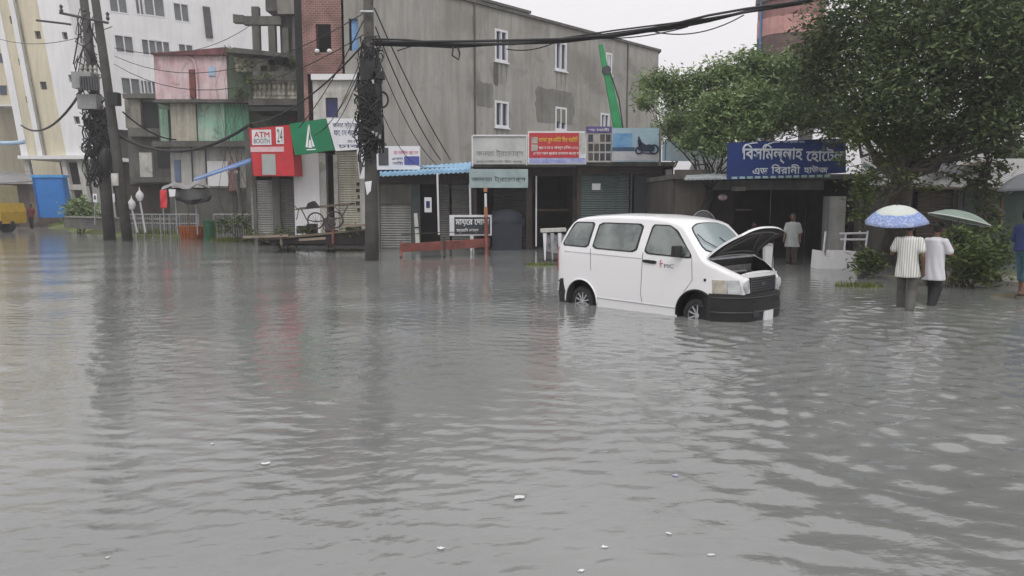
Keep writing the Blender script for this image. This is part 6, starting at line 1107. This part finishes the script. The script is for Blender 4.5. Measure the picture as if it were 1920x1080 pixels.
def umb_mat():
    m = mat('blue_and_cream_umbrella_cloth', (.5, .5, .5), .6); n = m.node_tree.nodes; L = m.node_tree.links; tc = n.new('ShaderNodeTexCoord'); vm = n.new('ShaderNodeVectorMath'); vm.operation = 'SUBTRACT'; vm.inputs[1].default_value = UT; L.new(tc.outputs['Object'], vm.inputs[0])
    ln = n.new('ShaderNodeVectorMath'); ln.operation = 'LENGTH'; L.new(vm.outputs[0], ln.inputs[0]); cr = n.new('ShaderNodeValToRGB'); E = cr.color_ramp.elements; E[0].position = 0; E[0].color = (.50, .54, .50, 1); E[1].position = 1; E[1].color = (.24, .30, .50, 1)
    for p_, c_ in ((.55, (.52, .55, .48, 1)), (.60, (.17, .25, .50, 1)), (.9, (.22, .28, .50, 1))): e = E.new(p_); e.color = c_
    sc_ = n.new('ShaderNodeMath'); sc_.operation = 'MULTIPLY'; sc_.inputs[1].default_value = 1 / .62; L.new(ln.outputs['Value'], sc_.inputs[0]); nz = n.new('ShaderNodeTexNoise'); nz.inputs['Scale'].default_value = 26; L.new(tc.outputs['Object'], nz.inputs[0]); L.new(sc_.outputs[0], cr.inputs[0])
    mm = n.new('ShaderNodeMix'); mm.data_type = 'RGBA'; r = n.new('ShaderNodeValToRGB'); r.color_ramp.elements[0].position = .5; r.color_ramp.elements[1].position = .62; L.new(nz.outputs['Fac'], r.inputs[0]); ml = n.new('ShaderNodeMath'); ml.operation = 'MULTIPLY'; ml.inputs[1].default_value = .55; L.new(r.outputs[0], ml.inputs[0]); L.new(ml.outputs[0], mm.inputs[0]); L.new(cr.outputs[0], mm.inputs[6]); mm.inputs[7].default_value = (.55, .62, .70, 1); L.new(mm.outputs[2], n['Principled BSDF'].inputs['Base Color']); return m
# person with the blue umbrella (seen from behind, left arm holding the shaft out)
f1 = gp(1697, 579); yaw1 = R(-34)
P1 = person('person in a striped white shirt wading away under the blue umbrella', (f1.x, f1.y, DEP), yaw1, pose(1.80, .13, .02, la=((-.25, .06, 1.08), (-.26, .30, 1.16)), ra=((.23, -.06, 1.06), (.24, .02, .80)), head=(0, .01)), STR, GREYT, .62, 1.9, shirt_len=.78, loose=1.15)
M1 = Matrix.Translation((f1.x, f1.y, DEP)) @ Matrix.Rotation(yaw1, 4, 'Z'); k1 = 1.80 / 1.66; g1 = M1 @ Vector((-.25 * k1, .385 * k1, 1.18 * k1)); t1 = at(1682, 388, g1.y - .12); UT = tuple(Vector(t1) - Vector(g1)); UT = tuple(t1)
umbrella('blue umbrella with a cream patterned crown', tuple(g1), tuple(t1 + Vector((0, 0, .03))), .56, .31, [umb_mat()])
# person with the green umbrella
f2 = gp(1747, 571); yaw2 = R(-60)
person('person in a plain white shirt and black trousers under the green umbrella', (f2.x, f2.y, DEP), yaw2, pose(1.74, .12, .03, la=((-.22, .04, 1.05), (-.12, .24, 1.12)), ra=((.24, .10, 1.07), (.14, .30, 1.17)), head=(0, .03)), WSH, BLKT, .7, 1.9, shirt_len=.67, loose=1.1)
M2 = Matrix.Translation((f2.x, f2.y, DEP)) @ Matrix.Rotation(yaw2, 4, 'Z'); g2 = M2 @ Vector((.06, .36, 1.22)); t2 = at(1803, 395, g2.y - .02)
umbrella('flat green umbrella with a white rim, right of the blue umbrella', tuple(g2), tuple(t2), .54, .17, [mat('grey_green_umbrella_cloth', (.22, .28, .235), .6, .25, 4), mat('white_rim_binding', (.6, .62, .6), .6)], scallop=.03)
# person at the right edge on the shore
f3 = gp(1903, 556, .06); yaw3 = R(-70)
person('person in a navy top and rolled teal jeans at the right picture edge', (f3.x + .12, f3.y, .06), yaw3, pose(1.72, .07, .0, la=((-.24, .04, 1.08), (-.20, .18, 1.0)), ra=((.24, .02, 1.06), (.18, .2, 1.02))), NAVT, DEN, .95, 1.35, shirt_len=.92, sandals=True)
g3 = at(1916, 372, 15.5)
umbrella('dark grey umbrella cut by the right edge of the picture', tuple(at(1935, 420, 15.4)), tuple(at(1935, 322, 15.4)), .62, .34, [mat('dark_grey_umbrella_cloth', (.13, .14, .15), .6, .2, 4)])
# two people inside the hotel
f4 = gp(1486, 497, .0); person('person in a long pale tunic standing inside the hotel entrance', (f4.x, f4.y + .1, -.05), R(150), pose(1.62, .03), GS, DARKW, .9, 1.9, shirt_len=.62, loose=1.3)
person('person in a pale shirt behind the raised bonnet in the hotel', (at(1424, 440, 25.6).x, 26.2, -.3), R(160), pose(1.55, .02), GS, DARKW, .8, 1.9, shirt_len=.8)
person('distant person in a dark red top beside the blue panel', (at(58, 400, 50).x, 50, .1), R(170), pose(1.65, .04), mat('dark_red_cloth', (.16, .03, .04), .8), BLKT, .9, 1.9, shirt_len=.8)
person('person in a dark checked shirt in the doorway of the booth shop', (at(618, 420, 32.4).x, 32.3, -.1), R(175), pose(1.62, .02), mat('dark_checked_cloth', (.10, .085, .085), .85, .5, 12), DARKW, .9, 1.9, shirt_len=.8)
# ------------------------------------------------------------------ yellow vehicle at the left edge
yv = thing('yellow_vehicle', 'yellow truck front cut by the left picture edge beside the brown shed', 'truck', tuple(gp(0, 424))); Yv = 47
YP = mat('yellow_truck_paint', (.62, .40, .03), .5, .3, 2)
X0, X1 = at(-55, 400, Yv).x, at(1, 400, Yv).x; zz = lambda y: at(0, y, Yv).z
MB().prism([(X0, Yv, zz(420)), (X1, Yv, zz(420)), (X1, Yv, zz(398)), (X1 - .12, Yv, zz(381)), (X0, Yv, zz(379))], (0, 2.5, 0)).build('cab', YP, yv)
MB().prism([(X0, Yv + .3, zz(379)), (X1 - .15, Yv + .3, zz(380.8)), (X1 - .35, Yv + .5, zz(347)), (X0, Yv + .5, zz(345))], (0, 1.8, 0)).build('upper_cab', mat('faded_yellow_paint', (.38, .34, .2), .7), yv); MB().prism([(X0 + .1, Yv + .28, zz(377)), (X1 - .3, Yv + .28, zz(377)), (X1 - .45, Yv + .46, zz(352)), (X0 + .1, Yv + .46, zz(352))], (0, .05, 0)).build('windscreen', GLASS_D, yv)
MB().box(X0, Yv - .15, zz(424), X1 + .05, Yv - .003, zz(414)).build('bumper', BLACK, yv)
for x in (-14, -5): MB().lathe(at(x, 396, Yv), [(0, -.02), (.11, 0), (.13, .06), (.13, .1)], 16, ax=(0, 1, 0)).build('headlight', LAMP, yv)
for x in (X1 - .35,): MB().lathe((x, Yv + .9, zz(424)), [(0, 0), (.45, 0), (.45, .3), (0, .3)], 24, ax=(0, 1, 0)).build('wheel', TYRE, yv)
# ------------------------------------------------------------------ floating litter
LIT = mat('floating_white_plastic', (.70, .71, .70), .5, .3, 8); LITB = mat('floating_violet_plastic', (.45, .45, .62), .5, .3, 8)
rg = random.Random(5)
litter = [(499, 869, .035, 'small white scrap floating left of centre in the foreground'), (973, 933, .055, 'largest white crumpled scrap floating in the near foreground'), (1265, 891, .03, 'violet tinted scrap floating in the right foreground'), (398, 832, .022, 'tiny white speck left of the foreground scrap'), (826, 1028, .028, 'slanting white sliver near the bottom edge'), (1134, 1025, .026, 'white scrap near the bottom edge right of centre'), (1254, 1000, .022, 'thin white scrap above the bottom edge'), (1333, 1040, .022, 'tiny pale scrap near the bottom right of centre'), (1090, 1070, .022, 'small pale flake at the bottom edge'), (1377, 600, .02, 'white speck floating in front of the van bumper'), (202, 1045, .014, 'tiny pale fleck near the bottom left corner')]
for x, y, s_, lb in litter:
    s_ *= .8; c = gp(x, y, .006); pts = []; k = 9
    for i in range(k): a = 2 * math.pi * i / k; r_ = s_ * rg.uniform(.45, 1.1); pts.append(c + Vector((r_ * math.cos(a) * 1.3, r_ * math.sin(a), rg.uniform(0, s_ * .2))))
    mb = MB(); top_ = c + Vector((0, 0, s_ * .25)); mb.add(pts + [top_, c - Vector((0, 0, .02))], [(i, (i + 1) % k, k) for i in range(k)] + [((i + 1) % k, i, k + 1) for i in range(k)])
    tag(mb.build('floating_litter', LITB if 'violet' in lb else LIT), lb, 'litter')
# ------------------------------------------------------------------ haze volume added to lift the dark tones
HZ = bpy.data.materials.new('tone_lift_haze'); HZ.use_nodes = True; nh = HZ.node_tree; nh.nodes.remove(nh.nodes['Principled BSDF']); pv = nh.nodes.new('ShaderNodeVolumePrincipled')
pv.inputs['Color'].default_value = (.93, .94, .96, 1); pv.inputs['Density'].default_value = .0015; pv.inputs['Anisotropy'].default_value = 0; nh.links.new(pv.outputs[0], nh.nodes['Material Output'].inputs['Volume'])
hz = MB().box(-950, -350, -1.5, 950, 1250, 45).build('haze', HZ); hz['kind'] = 'stuff'; hz['label'] = 'thin grey haze volume added to lift the dark tones of the street'; hz['category'] = 'haze'
